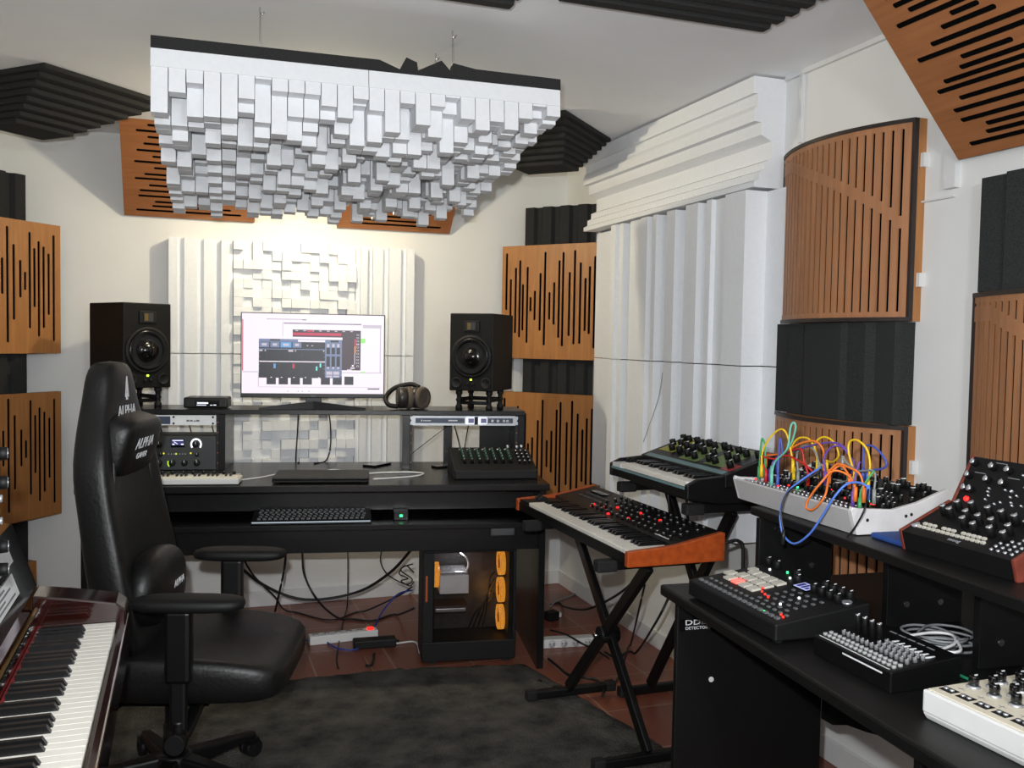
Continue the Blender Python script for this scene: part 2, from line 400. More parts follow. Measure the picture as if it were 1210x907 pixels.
# curved slatted panels on the right wall
def slat_curve(label, y0, z0, w, h, wave, sag=.085, edge=.04, n=22, group=None):
    """near edge at y0, growing to +y; bulges towards -x from the wall"""
    r = thing('curved_slat_panel', label, 'acoustic panel', (XR, y0, z0), 0, group)
    def off(u): return edge + sag*(1 - (2*u - 1)**2)
    def arc_piece(p, u0, u1, za, zb, d0, d1, m=0, k=2):
        for i in range(k):
            a = u0 + (u1-u0)*i/k; c = u0 + (u1-u0)*(i+1)/k
            p.hexa([(-off(a)+d0, a*w, za), (-off(c)+d0, c*w, za), (-off(c)+d1, c*w, za), (-off(a)+d1, a*w, za),
                    (-off(a)+d0, a*w, zb), (-off(c)+d0, c*w, zb), (-off(c)+d1, c*w, zb), (-off(a)+d1, a*w, zb)], m)
    f = P(); mu = .018; u = mu
    cw = (1-2*mu)/n; sw = .36
    top = h - .012; bot = .012
    arc_piece(f, mu, 1-mu, top-.016, top, 0, .006, 0, 24); arc_piece(f, mu, 1-mu, bot, bot+.016, 0, .006, 0, 24)
    for i in range(n):
        a = mu + i*cw
        arc_piece(f, a, a + cw*(1-sw), bot+.016, top-.016, 0, .006)
        ctr, th = wave((i + .8)/n)
        if ctr is not None:
            arc_piece(f, a + cw*(1-sw), a + cw, max(bot+.016, ctr*h - th/2), min(top-.016, ctr*h + th/2), 0, .006, 0, 1)
    f.build('slatted_face', WOODC, r)
    p = P(); arc_piece(p, .012, .988, .006, h-.006, .0065, .02, 0, 24); p.build('felt_backing', DARKSLOT, r)
    p = P(); 
    for za, zb in ((0, .012), (h-.012, h)): arc_piece(p, 0, 1, za, zb, -.004, .012, 0, 24)
    p.box(-edge-.003, -edge+.012, 0, .012, .012, h-.012).box(-edge-.003, -edge+.012, w-.012, w, .012, h-.012)
    p.build('edge_trim', mat('edge_trim', (40, 32, 30), .5), r)
    p = P(); p.box(-edge+.012, 0, 0, .016, 0, h).box(-edge+.012, 0, w-.016, w, 0, h)
    p.prism([(0, .016, 0), (-edge+.012, .016, 0)] + [(-off(u/12.)+.02, u/12.*w, 0) for u in range(1, 12)] + [(-edge+.012, w-.016, 0), (0, w-.016, 0)], (0, 0, .01))
    p.prism([(0, .016, h-.01), (-edge+.012, .016, h-.01)] + [(-off(u/12.)+.02, u/12.*w, h-.01) for u in range(1, 12)] + [(-edge+.012, w-.016, h-.01), (0, w-.016, h-.01)], (0, 0, .01))
    p.build('side_frame', WOODV, r)
    for za in (.1, h-.14): P().box(-.02, 0, -.012, 0, za, za+.04).build('wall_bracket', WHITEP, r)
    return r
GC = 'curved slatted wood panels on the right wall'
def wave_up(u):   # diagonal band rising away from the viewer (u=0 is the near edge)
    return (.42 + .485*min(1, u/.85)**.6, .036)
slat_curve('curved slatted wood panel high on the right wall with a diagonal band', 2.118, 1.452, .615, .585, wave_up, group=GC)
slat_curve('curved slatted wood panel on the right wall behind the patched modular case', 2.118, .53, .63, .615, lambda u: (None, 0), sag=.095, group=GC)
slat_curve('curved slatted wood panel at the right edge behind the black stacked synth', 1.29, .93, .60, .592, lambda u: (.42 + .485*min(1, u/.85)**.6, .04), group=GC)
def foam_block(label, y0, y1, z0, z1, d):
    p = P(); n = 6; w = (y1-y0)/n
    poly = [(XR, y0, z0), (XR-d*.5, y0, z0)]
    for i in range(n):
        a = y0 + i*w; k = 1 - .5*abs((i + .5)/n*2 - 1)**2
        poly += [(XR-d*k, a + w*.1, z0), (XR-d*k, a + w*.9, z0)]
    poly += [(XR-d*.5, y1, z0), (XR, y1, z0)]
    o = p.prism(poly, (0, 0, z1-z0)).build('foam_absorber', FOAMG); return tag(o, label, 'foam absorber', 'charcoal foam blocks on the right wall')
foam_block('charcoal foam block between the two curved wood panels on the right wall', 2.135, 2.72, 1.147, 1.45, .1)
foam_block('charcoal foam block at the right edge above a curved wood panel', 1.30, 1.87, 1.524, 1.82, .09)

# stepped foam under the ceiling corners and two ceiling strips
def ziggurat(label, corner, sx, rz):
    r = T((corner[0], corner[1], ZC), rz); p = P(); n = 8; L0, Lb = .58, .56
    for i in range(n):
        i_ = i/(n-1.)
        a = .05*i; z1 = -.018*i if i else 0; z0 = -.018*(i+1)
        p.box(a*.45, L0 - a*.45, a*1.05, Lb, z0, z1 + (.002 if i else 0))
    return tag(p.build('corner_foam', FOAM, M=r, bevel=.004, seg=1), label, 'foam trap', 'stepped charcoal foam under the ceiling')
ziggurat('stepped charcoal foam under the ceiling in the rear right corner', (1.475-.707*.58, 3.515+.707*.58), 1, rad(-45))
ziggurat('stepped charcoal foam under the ceiling in the rear left corner', (-.47, 3.645), 1, rad(45))
def ceil_strip(label, x0, x1, y0, y1):
    p = P(); n = 9; w = (y1-y0)/n
    poly = [(x0, y0, ZC), (x0, y0, ZC-.02)]
    for i in range(n):
        a = y0 + w*i; poly += [(x0, a + w*.25, ZC-.05), (x0, a + w*.75, ZC-.05), (x0, a + w, ZC-.022)]
    poly[-1] = (x0, y1, ZC-.045); poly += [(x0, y1, ZC)]
    return tag(p.prism(poly, (x1-x0, 0, 0)).build('ceiling_foam', FOAM), label, 'foam trap', 'charcoal foam strips on the ceiling')
ceil_strip('charcoal foam strip on the ceiling at the top edge, left one', .0, .835, 1.82, 2.42)
ceil_strip('charcoal foam strip on the ceiling at the top edge, right one', .94, 1.575, 1.72, 2.31)

# ================================================================= HANGING CLOUD
CL = thing('hanging_cloud', 'white block diffuser cloud hanging from the ceiling on thin wires', 'ceiling cloud', (-.09, 2.72, 2.19), rad(-2.4))
CW = 1.19; NB = 13; TILT = rad(5.5)
def cloud_panel(ix, iy, seed):
    # blocks hang down; base slab 50 mm
    rr = random.Random(seed); p = P(); s = CW/2
    p.box(0, s-.002, 0, s-.002, -.085, -.035)
    for i in range(NB):
        for j in range(NB):
            gx, gy = ix*NB + i, iy*NB + j
            d = [.008, .035, .06, .085, .11, .14][rr.randint(0, 5)]
            d *= min(1., .25 + .11*(2*NB-1-gx) + .02*gy)
            if gy == 0: d = [.0, .03, .06, .09, .12][rr.randint(0, 4)]*min(1., .3 + .2*(2*NB-1-gx))
            g = .0012; c = s/NB
            p.box(c*i + g, c*(i+1) - g, c*j + g + (.002 if j == 0 else 0), c*(j+1) - g, -.085 - d - .006, -.08)
    p.build('diffuser_panel', EPS, CL, RX(-TILT) @ T((ix*s, iy*s, 0)))
for k, (ix, iy) in enumerate(((0, 0), (1, 0), (0, 1), (1, 1))): cloud_panel(ix, iy, 11 + k)
def pf(px): return (px-178)/481.*CW
outl = [(0, .0), (pf(431), .0), (pf(455), -.022), (pf(463), .016), (pf(476), .004), (pf(477), -.02), (pf(506), .018), (pf(519), -.016), (pf(520.5), .014), (pf(549), .003), (CW, .0)]
p = P(); p.prism([(0, 0, -.035)] + [(x, 0, z) for x, z in outl] + [(CW, 0, -.035)], (0, .04, 0)); p.box(0, CW, .042, CW, -.035, -.012)
p.build('foam_sheet', FOAM, CL, RX(-TILT))
for x, y in ((.29, .09), (.865, .09), (.865, .33), (.29, .9), (.865, .9)):
    p = P(); p.cyl((x, y, -.02 - y*math.tan(TILT)), (x, y, ZC-2.19), .0011, n=6); p.build('hanging_wire', CHROME, CL)
    p = P(); p.tube([(x, y, ZC-2.19), (x, y, ZC-2.19-.012), (x+.006, y, ZC-2.19-.02), (x+.012, y, ZC-2.19-.012)], .0018); p.build('ceiling_hook', CHROME, CL)

# ================================================================= LAMP over the desk, and an added fill lamp
LM = thing('ceiling_lamp', 'warm ceiling lamp hidden behind the hanging cloud', 'lamp', (.55, 3.98, ZC))
P().lathe([(0, 0), (.06, 0), (.06, -.02), (.022, -.03), (.022, -.06), (0, -.06)]).build('lamp_base', WHITEP, LM)
bulb = glow('warm_bulb', (255, 190, 110), 12.)
P().lathe([(0, -.06), (.014, -.062), (.03, -.09), (.03, -.105), (.018, -.125), (.001, -.13)]).build('bulb', bulb, LM)
LM_FILL = thing('ceiling_lamp', 'added white pendant fill lamp out of view behind the camera', 'lamp', (.5, -.35, ZC))  # made-up pendant, out of view, added as a neutral fill for ceiling and walls
P().cyl((0, 0, 0), (0, 0, -.02), .05).cyl((0, 0, -.02), (0, 0, -.30), .004, n=8).build('fill_lamp_cord', WHITEP, LM_FILL)
P().lathe([(.12, -.30), (.125, -.36), (.121, -.36), (.116, -.30), (.12, -.30)]).build('fill_lamp_shade', WHITEP, LM_FILL)
P().box(-.12, .12, -.003, .003, -.304, -.300).build('fill_shade_bar', WHITEP, LM_FILL)
P().ell((0, 0, -.352), (.03, .03, .04)).build('bulb', glow('fill_bulb', (240, 245, 255), 8.), LM_FILL)

# ================================================================= MIXING DESK
DA = rad(-10.5); DO = Vector((.5, 3.675, 0)); DZ = .785; SZ = 1.053
def D(u, v, z=0.): return Vector((DO.x + u*math.cos(DA) - v*math.sin(DA), DO.y + u*math.sin(DA) + v*math.cos(DA), z))
def DT(u, v, z=0., rz=0.): return T(D(u, v, z), DA + rz)
def dz(px, py, z):
    q = at_z(px, py, z) - DO; return (q.x*math.cos(DA) + q.y*math.sin(DA), -q.x*math.sin(DA) + q.y*math.cos(DA))
DK = thing('studio_desk', 'black mixing desk with raised monitor shelf and two rack bays', 'desk', M=DT(0, 0))
UL, UR = -.918, .946
P().box(UL, UR, 0, .72, DZ-.028, DZ).build('desktop', DESK, DK, bevel=.003)
P().box(UL+.04, UR-.04, .17, .188, DZ-.13, DZ-.0285).build('apron', DESK, DK)
for a, b_ in ((UL+.02, UL+.045), (UR-.04, UR-.012)):
    P().box(a, b_, .015, .62, 0, DZ-.0285).build('side_panel', DESK, DK, bevel=.002)
TR = P().box(UL+.0455, UR-.0405, -.0, .40, .603, .625).build('keyboard_tray', DESK, DK, bevel=.002)
P().box(UL+.0455, UR-.0405, .03, .048, .507, .603).build('tray_front', DESK, TR)
P().box(UL+.0455, UR-.0405, .5, .518, .507, DZ-.0285).build('back_panel', DESK, DK)
P().box(UL+.0455, UR-.0405, .048, .5, .507, .519).build('under_panel', DESK, DK)
SH = P().box(UL+.0, UR-.03, .455, .745, SZ-.021, SZ).build('monitor_shelf', DESK, DK, bevel=.002)
for nm, a, b_, dep in (('bay_wall', -.918, -.906, .27), ('bay_wall', -.452, -.424, .27), ('bay_wall', .352, .386, .27), ('bay_wall', .886, .915, .27)):
    P().box(a, b_, .46, .46+dep, DZ+.0005, SZ-.0215).build('bay_wall', DESK, DK, bevel=.0015)
rail = P()
for x in (-.906, -.464, .386, .874): rail.box(x, x+.012, .475, .478, DZ+.002, SZ-.023)
rail.build('rack_rails', METB, DK)
scr = P()
for x in (-.900, -.458, .392, .880):
    for k in range(5): scr.cyl((x, .4745, DZ+.03+.045*k), (x, .472, DZ+.03+.045*k), .003, n=8)
scr.build('rack_screws', mat('copper_screw', (150, 96, 70), .4, metal=.6), DK)
P().box(.745, .885, .72, .735, DZ+.001, SZ-.022).build('bay_back', DESK, DK)
P().box(.56, .60, .69, .71, DZ+.001, SZ-.022).build('shelf_post', DESK, DK)
P().box(.735, .757, .69, .71, DZ+.001, SZ-.022).build('shelf_post', DESK, DK)
P().box(.70, .80, -.005, .028, .572, .602).build('tray_latch', mat('grey_latch', (64, 64, 66), .5), DK, bevel=.004)
led = thing('usb_hub', 'small black hub with a green light on the keyboard tray', 'hub', M=DT(.335, .10, .625))
P().box(-.03, .03, -.02, .06, 0, .035).build('body', BLK, led, bevel=.003)
P().box(-.006, .006, -.0225, -.0195, .016, .024).build('green_light', glow('green_led', (40, 255, 130), 4.), led)

# monitor
MO = thing('computer_monitor', 'black flat monitor showing an audio program on the desk shelf', 'monitor', M=DT(-.05, .56, SZ + .0005, rad(1.5)))
SCW, SCH = .642, .384
mm_ = P().box(-SCW/2, SCW/2, -.01, .022, .048, .048+SCH); mm_.box(-.16, .16, .022, .05, .13, .33); mm_.build('housing', BLK, MO, bevel=.003)
P().box(-.035, .035, -.002, .025, .01, .1).build('stand_neck', BLK, MO, bevel=.003)
p = P()
for s in (-1, 1): p.hexa([(0, -.03, 0), (s*.235, -.075, 0), (s*.235, -.055, 0), (0, .05, 0), (0, -.03, .034), (s*.235, -.075, .007), (s*.235, -.055, .007), (0, .05, .03)])
p.build('stand_foot', BLK, MO)
lettering('AOC', .011, PRINTG, MO, T((0, -.0106, .057)) @ RX(PI/2), 'maker_mark')
SM = [glow('screen_white', (250, 238, 250), 1.0), glow('screen_dark', (30, 30, 40), 1.0), glow('screen_slate', (112, 126, 160), 1.0), glow('screen_red', (200, 40, 80), 1.0),
      glow('screen_grey', (200, 190, 205), 1.), glow('screen_blue', (90, 160, 220), 1.), glow('screen_green', (150, 235, 120), 1.), glow('screen_plum', (62, 46, 58), 1.), glow('screen_orange', (240, 150, 60), 1.), glow('screen_cyan', (120, 230, 220), 1.)]
p = P(); zb, zt, xl, xr = .068, .428, -.316, .316
def q(x0, y0, x1, y1, m, lay):   # pixel rectangle in the zoomed screen: x 82..1130, y 105..710
    X = lambda x: xl + (x-82)/1048.*(xr-xl); Z = lambda y: zt - (y-108)/602.*(zt-zb)
    yy = -.0102 - .0002*lay
    p.face([(X(x0), yy, Z(y1)), (X(x1), yy, Z(y1)), (X(x1), yy, Z(y0)), (X(x0), yy, Z(y0))], m)
q(82, 108, 1130, 710, 0, 0)
for r_ in [(260, 145, 520, 153, 4), (520, 148, 550, 154, 1), (375, 165, 380, 280, 4), (385, 172, 960, 184, 4), (385, 176, 960, 180, 1), (970, 180, 1110, 205, 4), (1100, 205, 1108, 545, 4), (85, 545, 1115, 552, 4), (85, 155, 92, 540, 3), (200, 555, 206, 660, 4), (205, 660, 1110, 664, 4), (1010, 668, 1100, 676, 1)]:
    q(*r_[:4], r_[4], 1)
q(450, 225, 955, 530, 7, 2); q(450, 225, 955, 240, 7, 3); q(450, 248, 810, 268, 3, 3); q(555, 228, 600, 240, 3, 4); q(955, 285, 990, 320, 6, 2); q(955, 540, 990, 548, 6, 2)
for k in range(8): q(470 + k*58, 229, 490 + k*58, 236, 4, 4)
q(908, 290, 920, 345, 3, 4); q(908, 345, 918, 400, 8, 4); q(908, 400, 914, 485, 4, 4)
for k in range(11): q(925, 252 + k*24, 942, 264 + k*24, 0 if k == 3 else 4, 4); 
for k in range(11): q(929, 254 + k*24, 938, 262 + k*24, 1, 5)
q(890, 488, 905, 500, 0, 4); q(880, 505, 912, 520, 4, 4); q(855, 522, 890, 530, 4, 4)
q(232, 280, 818, 298, 0, 5); q(205, 298, 815, 592, 2, 6); q(205, 320, 690, 592, 1, 7); q(285, 300, 360, 312, 1, 7); q(490, 302, 690, 318, 0, 7); q(730, 303, 790, 318, 1, 7)
for x0, x1, m in ((208, 280, 2), (288, 355, 2), (362, 442, 5), (450, 515, 2)): q(x0, 322, x1, 362, m, 8); q(x0+18, 332, x1-18, 350, 4, 9)
for x0 in (555, 590): q(x0, 342, x0+10, 350, 4, 8)
q(205, 372, 690, 378, 2, 8); q(210, 465, 690, 472, 0, 8); q(420, 380, 455, 394, 4, 9); q(208, 380, 232, 392, 4, 9); q(248, 380, 256, 392, 4, 9); q(468, 380, 476, 392, 4, 9); q(675, 380, 685, 390, 4, 9)
for k in range(6): q(207, 400 + k*30, 214, 404 + k*30, 2, 9); q(680, 400 + k*30, 688, 404 + k*30, 2, 9)
for k in range(5): q(262 + k*85, 376, 264 + k*85, 590, 7, 8)
q(312, 485, 328, 520, 5, 9); q(450, 485, 466, 520, 3, 9); q(622, 503, 634, 535, 9, 9); q(650, 480, 662, 510, 9, 9)
for x0 in (700, 738, 775): q(x0, 360, x0+26, 408, 1, 8); q(x0, 425, x0+26, 505, 1, 8); q(x0+4, 330, x0+22, 355, 4, 8); q(x0+6, 505, x0+20, 520, 4, 8)
for x0 in (700, 752): q(x0, 540, x0+44, 565, 4, 8); q(x0, 572, x0+44, 585, 4, 8)
for k, x0 in enumerate((262, 350, 438, 526, 660, 748, 835)): q(x0, 585 if k < 5 else 578, x0+68, 642, 1, 6)
for x0 in (290, 365, 455, 540, 640): q(x0, 586, x0+12, 591, 0, 9)
for x0 in (415, 490, 520, 570): q(x0, 690, x0+6, 697, 2, 2)
p.build('screen', SM, MO)

# speakers on isolation stands
def speaker(label, u, v, rz, sc_=1.):
    M = DT(u, v, SZ + .0895, rz) @ Matrix.Scale(sc_, 4)
    r = thing('studio_speaker', label, 'speaker', M=M, group='pair of black studio monitors')
    w, h, d = .203, .338, .27
    c = .03
    poly = [(-w/2, 0, 0), (w/2, 0, 0), (w/2, 0, h-c), (w/2-c*.55, 0, h), (-w/2+c*.55, 0, h), (-w/2, 0, h-c)]
    P().prism([(-w/2, 0, 0), (w/2, 0, 0), (w/2, 0, h), (-w/2, 0, h)], (0, d, 0)).build('cabinet', mat('speaker_black', (12, 12, 12), .6, spec=.25), r, bevel=.004)
    # woofer
    Mw = Matrix.Translation((0, -.0005, .150)) @ RX(PI/2)
    P().lathe([(.0, .0), (.094, 0), (.094, .004), (.084, .006), (.08, .004), (.0, .004)], Mw, 32).build('woofer_ring', BLKM, r)
    wf = P().lathe([(.082, .0045), (.076, .009), (.068, .006), (.03, .0045), (.026, .009), (.016, .016), (.001, .018)], Mw, 32).build('woofer_cone', BLKG, r)
    P().box(-.036, .036, -.006, 0.0, .258, .306).build('tweeter_plate', BLKM, r, bevel=.002)
    P().box(-.02, .02, -.0085, -.0062, .265, .299).box(-.016, -.002, -.0092, -.0084, .268, .296, 1).build('ribbon_tweeter', [PANELG, mat('gold_ribbon', (120, 100, 50), .4, metal=.5)], r)
    for x in (-.068, .068):
        P().lathe([(0, 0), (.024, 0), (.024, .003), (.019, .003), (.017, .0012), (0, .0012)], Matrix.Translation((x, -.0005, .034)) @ RX(PI/2), 20).build('bass_port', BLKM, r)
    for x in (-.012, .012): P().lathe([(0, 0), (.007, 0), (.006, .008), (0, .008)], Matrix.Translation((x, -.0005, .03)) @ RX(PI/2), 12).build('trim_knob', BLKM, r)
    P().box(-.004, .004, -.0025, .0, .046, .053).build('power_light', glow('lime_led', (190, 255, 40), 5.), r)
    st = thing('speaker_stand', label.replace('studio monitor', 'isolation stand under the speaker'), 'speaker stand', M=DT(u, v, SZ, rz) @ Matrix.Diagonal((1, 1, 1.45, 1)), group='isolation stands under the speakers')
    st['label'] = 'black low isolation stand with four posts under the %s speaker' % ('left' if u < 0 else 'right')
    for x in (-.075, .075):
        for y in (.045, .205):
            P().lathe([(0, 0), (.016, 0), (.016, .012), (.011, .016), (.011, .026), (.016, .031), (.011, .036), (.011, .046), (.016, .05), (.016, .0615), (0, .0615)], T((x, y, 0)), 14).build('post', BLKM, st)
        P().cyl((x, .045, .031), (x, .205, .031), .007, n=10).build('side_rail', BLKM, st)
    P().cyl((-.075, .205, .031), (.075, .205, .031), .007, n=10).build('cross_rail', BLKM, st)
    P().cyl((-.075, .045, .022), (.075, .045, .022), .006, n=10).build('cross_rail', BLKM, st)
    return r
speaker('left black studio monitor on the desk shelf behind the chair', -.762, .515, rad(42), 1.10)
speaker('right black studio monitor on the desk shelf beside the headphones', .665, .49, rad(-27), 1.06)

# shelf things
RC = thing('audio_receiver', 'small black audio device with a lit display left of the monitor', 'audio device', M=DT(-.51, .47, SZ))
P().box(-.093, .093, 0, .13, 0.004, .052).build('body', BLK, RC, bevel=.008, seg=3)
P().box(-.045, .06, -.0012, .0, .014, .040).build('display', BLKG, RC)
P().box(-.035, .012, -.0018, -.001, .024, .031).box(-.037, .004, -.0018, -.001, .017, .020).box(.02, .03, -.0018, -.001, .017, .02).box(.034, .046, -.0018, -.001, .017, .021).build('display_text', glow('display_white', (235, 240, 255), 1.2), RC)
HPH = thing('headphones', 'black over-ear headphones lying on the desk shelf right of the monitor', 'headphones', M=DT(.405, .575, SZ, rad(20)))
band = P(); pts = []
for k in range(13):
    a = PI*k/12; pts.append((.005 - .055*math.cos(a)*1.0 - .02, .01 + .02*math.cos(a), .05 + .0*a))
def cup(x, rot):
    M = Matrix.Translation((x, 0, .052)) @ RZ(rot) @ RY(PI/2)
    c = P().lathe([(0, -.022), (.046, -.022), (.05, -.012), (.05, .012), (.044, .02), (0, .02)], M, 28).build('ear_cup', mat('headphone_cup', (46, 42, 40), .4), HPH)
    P().lathe([(.028, .0), (.05, .0), (.053, .01), (.05, .022), (.032, .024), (.028, .018)], M @ Matrix.Translation((0, 0, .02)), 28).build('ear_pad', mat('headphone_pad', (88, 78, 68), .85), c).matrix_parent_inverse = Matrix()
    return c
cup(.02, rad(-60)); cup(-.055, rad(-10))
P().tube([(.03, .0, .10), (.0, .03, .113), (-.06, .05, .10), (-.10, .05, .075), (-.125, .03, .045), (-.12, .0, .02), (-.08, -.01, .012)], .011, 10).build('headband', BLKM, HPH)

# rack units
def knobset(me, parent, pts, M, name='knob'):
    for x, z in pts: inst(me, name, parent, M @ Matrix.Translation((x, z, 0)))
FR = RX(PI/2)   # local z -> -y
RU = thing('rack_unit', 'white one-unit audio interface in the left bay of the desk', 'rack unit', M=DT(-.684, .47, SZ-.0705) @ Matrix.Diagonal((.905, 1, 1, 1)), group='rack units in the desk')
P().box(-.243, .243, -.003, 0, 0, .0445).build('faceplate', mat('white_faceplate', (248, 250, 252), .35), RU, bevel=.001)
P().box(-.22, .22, 0, .2, .002, .042).build('chassis', METB, RU)
P().box(-.225, .03, -.0042, -.0029, .005, .039).build('control_field', NAVY, RU)
P().box(-.08, -.055, -.005, -.0042, .024, .036).box(-.052, -.035, -.005, -.0042, .024, .032).box(-.045, -.038, -.005, -.0042, .021, .023).build('yellow_display', glow('yellow_display', (220, 225, 40), 1.2), RU)
P().box(-.025, -.012, -.005, -.0042, .012, .02).build('yellow_light', glow('yellow_display', (220, 225, 40), 1.2), RU)
kb = knob_mesh('dark_knob', .011, .014, BLKM)
for x in (-.2, -.165, -.12, -.062): inst(kb, 'knob', RU, T((x, -.0042, .016 if x > -.1 else .021)) @ FR)
for x, z in ((.045, .036), (.045, .008), (.228, .036), (.228, .008)): P().cyl((x, -.003, z), (x, -.005, z), .005, n=10).build('screw', BLKM, RU)
P().box(.105, .118, -.0036, -.003, .016, .024).box(.121, .134, -.0036, -.003, .016, .024).box(.138, .148, -.0036, -.003, .016, .021).box(.15, .165, -.0036, -.003, .016, .024).build('model_print', PRINTG, RU)
RU = thing('rack_unit', 'tall black rack preamp with a round white dial in the left bay', 'rack unit', M=DT(-.684, .47, DZ+.002) @ Matrix.Diagonal((.905, 1, 1, 1)), group='rack units in the desk')
P().box(-.243, .243, -.004, 0, 0, .148).build('faceplate', PANELG, RU, bevel=.001)
P().box(-.22, .22, 0, .2, .002, .146).build('chassis', METB, RU)
kb = knob_mesh('black_rack_knob', .0145, .018, BLKM)
for x, z in ((-.02, .112), (.15, .112), (-.02, .03), (.04, .03), (.097, .03), (.155, .03)): inst(kb, 'knob', RU, T((x, -.004, z)) @ FR)
kb = knob_mesh('small_rack_knob', .009, .014, BLKM)
for x, z in ((-.012, .068), (.155, .066)): inst(kb, 'knob', RU, T((x, -.004, z)) @ FR)
p = P()
for k in range(18):
    a = rad(-130 + 260*k/17.); b2 = rad(-130 + 260*(k+1)/17.)
    if k < 17:
        p.face([(.15 + r_*math.sin(t_), -.0046, .112 + r_*math.cos(t_)) for r_, t_ in ((.019, a), (.027, a), (.027, b2), (.019, b2))])
p.build('dial_ring', glow('dial_white', (240, 244, 250), .9, (220, 220, 220)), RU, M=Matrix())
P().box(.033, .097, -.0048, -.0039, .098, .135).box(.035, .095, -.0052, -.0048, .108, .133, 1).box(.04, .09, -.0055, -.005, .127, .131, 2).box(.04, .05, -.0055, -.005, .109, .115, 2).box(.08, .092, -.0055, -.005, .109, .115, 2).hexa([(.045, -.0054, .123), (.049, -.0054, .125), (.066, -.0054, .113), (.063, -.0054, .112), (.045, -.0056, .123), (.049, -.0056, .125), (.066, -.0056, .113), (.063, -.0056, .112)], 2).build('meter_display', [BLKG, glow('meter_blue', (50, 48, 110), 1.), glow('display_white', (235, 240, 255), 1.2)], RU)
yl = glow('yellow_display', (220, 225, 40), 1.2)
for x, z in ((-.112, .115), (-.112, .093)): P().cyl((x, -.004, z), (x, -.008, z), .008, n=14).build('yellow_button', yl, RU)
for x, z in ((-.0, .072), (.057, .07), (.125, .073), (.15, .04)): P().cyl((x, -.004, z), (x, -.0055, z), .004, n=10).build('yellow_light', yl, RU)
for x, z in ((-.137, .093), (-.087, .093), (-.08, .071), (-.11, .05), (-.087, .05)): P().cyl((x, -.004, z), (x, -.008, z), .0065, n=14).build('grey_button', mat('grey_button', (150, 150, 152), .5), RU)
P().cyl((-.11, -.004, .022), (-.11, -.01, .022), .013, n=18).build('white_button', glow('dial_white', (240, 244, 250), .9), RU)
p = P()
for cx, m in ((-.02, 0), (.04, 1)):
    for k in range(5):
        a = rad(-135 + 14*k); b2 = rad(-135 + 14*(k+1))
        p.face([(cx + r_*math.sin(t_), -.0046, .03 + r_*math.cos(t_)) for r_, t_ in ((.018, a), (.024, a), (.024, b2), (.018, b2))], m)
p.build('dial_ring', [glow('dial_white', (240, 244, 250), .9), glow('dial_lime', (190, 240, 60), 1.)], RU)
for k in range(7): P().box(.02 + .013*k, .024 + .013*k, -.0046, -.0039, .068, .071).build('scale_mark', PRINT, RU)
RU = thing('rack_unit', 'silver one-unit converter in the right bay of the desk', 'rack unit', M=DT(.636, .47, SZ-.0685), group='rack units in the desk')
P().prism([(-.2485, -.003, .003), (-.238, -.003, .003), (-.235, -.003, 0), (.235, -.003, 0), (.238, -.003, .003), (.2485, -.003, .003), (.2485, -.003, .014), (.243, -.003, .022), (.2485, -.003, .03), (.2485, -.003, .0415), (.238, -.003, .0415), (.235, -.003, .0445), (-.235, -.003, .0445), (-.238, -.003, .0415), (-.2485, -.003, .0415), (-.2485, -.003, .03), (-.243, -.003, .022), (-.2485, -.003, .014)], (0, .003, 0)).build('faceplate', ALU, RU)
P().box(-.22, .22, 0, .2, .002, .042).build('chassis', METB, RU)
P().box(-.225, .0, -.0042, -.0029, .011, .034).box(.108, .225, -.0042, -.0029, .011, .034).build('control_field', NAVY, RU, bevel=.001)
P().box(-.2, -.194, -.005, -.0042, .019, .026).box(-.19, -.155, -.005, -.0042, .02, .024).box(-.075, -.033, -.005, -.0042, .02, .026).build('model_print', PRINT, RU)
P().box(.045, .062, -.0045, -.0029, .004, .04).build('display_gap', BLKG, RU)
for x in (.005, .063): P().box(x, x+.04, -.0045, -.0029, .006, .039).box(x+.012, x+.038, -.005, -.0045, .012, .033, 1).build('display', [glow('display_white', (235, 240, 255), 1.2), glow('meter_slate', (92, 92, 130), 1.)], RU)
for x in (.128, .154, .182, .199): P().cyl((x, -.0042, .022), (x, -.009, .022), .0065, n=14).build('knob', SILV, RU)

# desktop things
KB = thing('mini_keyboard', 'white mini keyboard controller on the left of the desktop', 'keyboard', M=DT(-.75, .03, DZ), group=None)
P().box(0, .44, .0, .12, .003, .024).build('case', WHITEP, KB, bevel=.004)
P().box(.01, .435, .075, .115, .0235, .030).build('control_strip', mat('controller_grey', (176, 172, 168), .5), KB, bevel=.002)
keyboard(KB, 25, 0, .0172, .07, .03, .030, T((.006, .003, 0)), wth=.008, bh=.009)
kb = knob_mesh('mini_knob', .007, .012, BLKM)
for k in range(10): inst(kb, 'knob', KB, T((.05 + .04*k, .097, .03)))
LP = thing('laptop', 'closed dark laptop lying on the desktop in front of the monitor', 'laptop', M=DT(-.185, .055, DZ, rad(-1)))
P().box(0, .385, 0, .24, .004, .014).build('base', BLKM, LP, bevel=.003)
P().box(0, .385, 0, .24, .0145, .024).build('lid', BLK, LP, bevel=.004)
P().box(.04, .34, .236, .248, .006, .016).build('hinge', BLK, LP)
for x, y in ((.02, .02), (.365, .02), (.02, .22), (.365, .22)): P().cyl((x, y, 0), (x, y, .005), .008, n=10).build('rubber_foot', RUBBER, LP)
MX = thing('audio_mixer', 'small black mixer with green-shaded knobs on the right of the desktop', 'mixer', M=DT(.56, .13, DZ, rad(1)))
prof_m = [(0, .0), (.0, .04), (.05, .052), (.20, .10), (.29, .105), (.29, .0)]
P().prism([(0, y, z) for y, z in prof_m], (.36, 0, 0)).build('case', BLKM, MX, bevel=.006)
def mxz(y): return .052 + (y-.05)/.15*.048 if y < .2 else .1 + (y-.2)/.09*.005
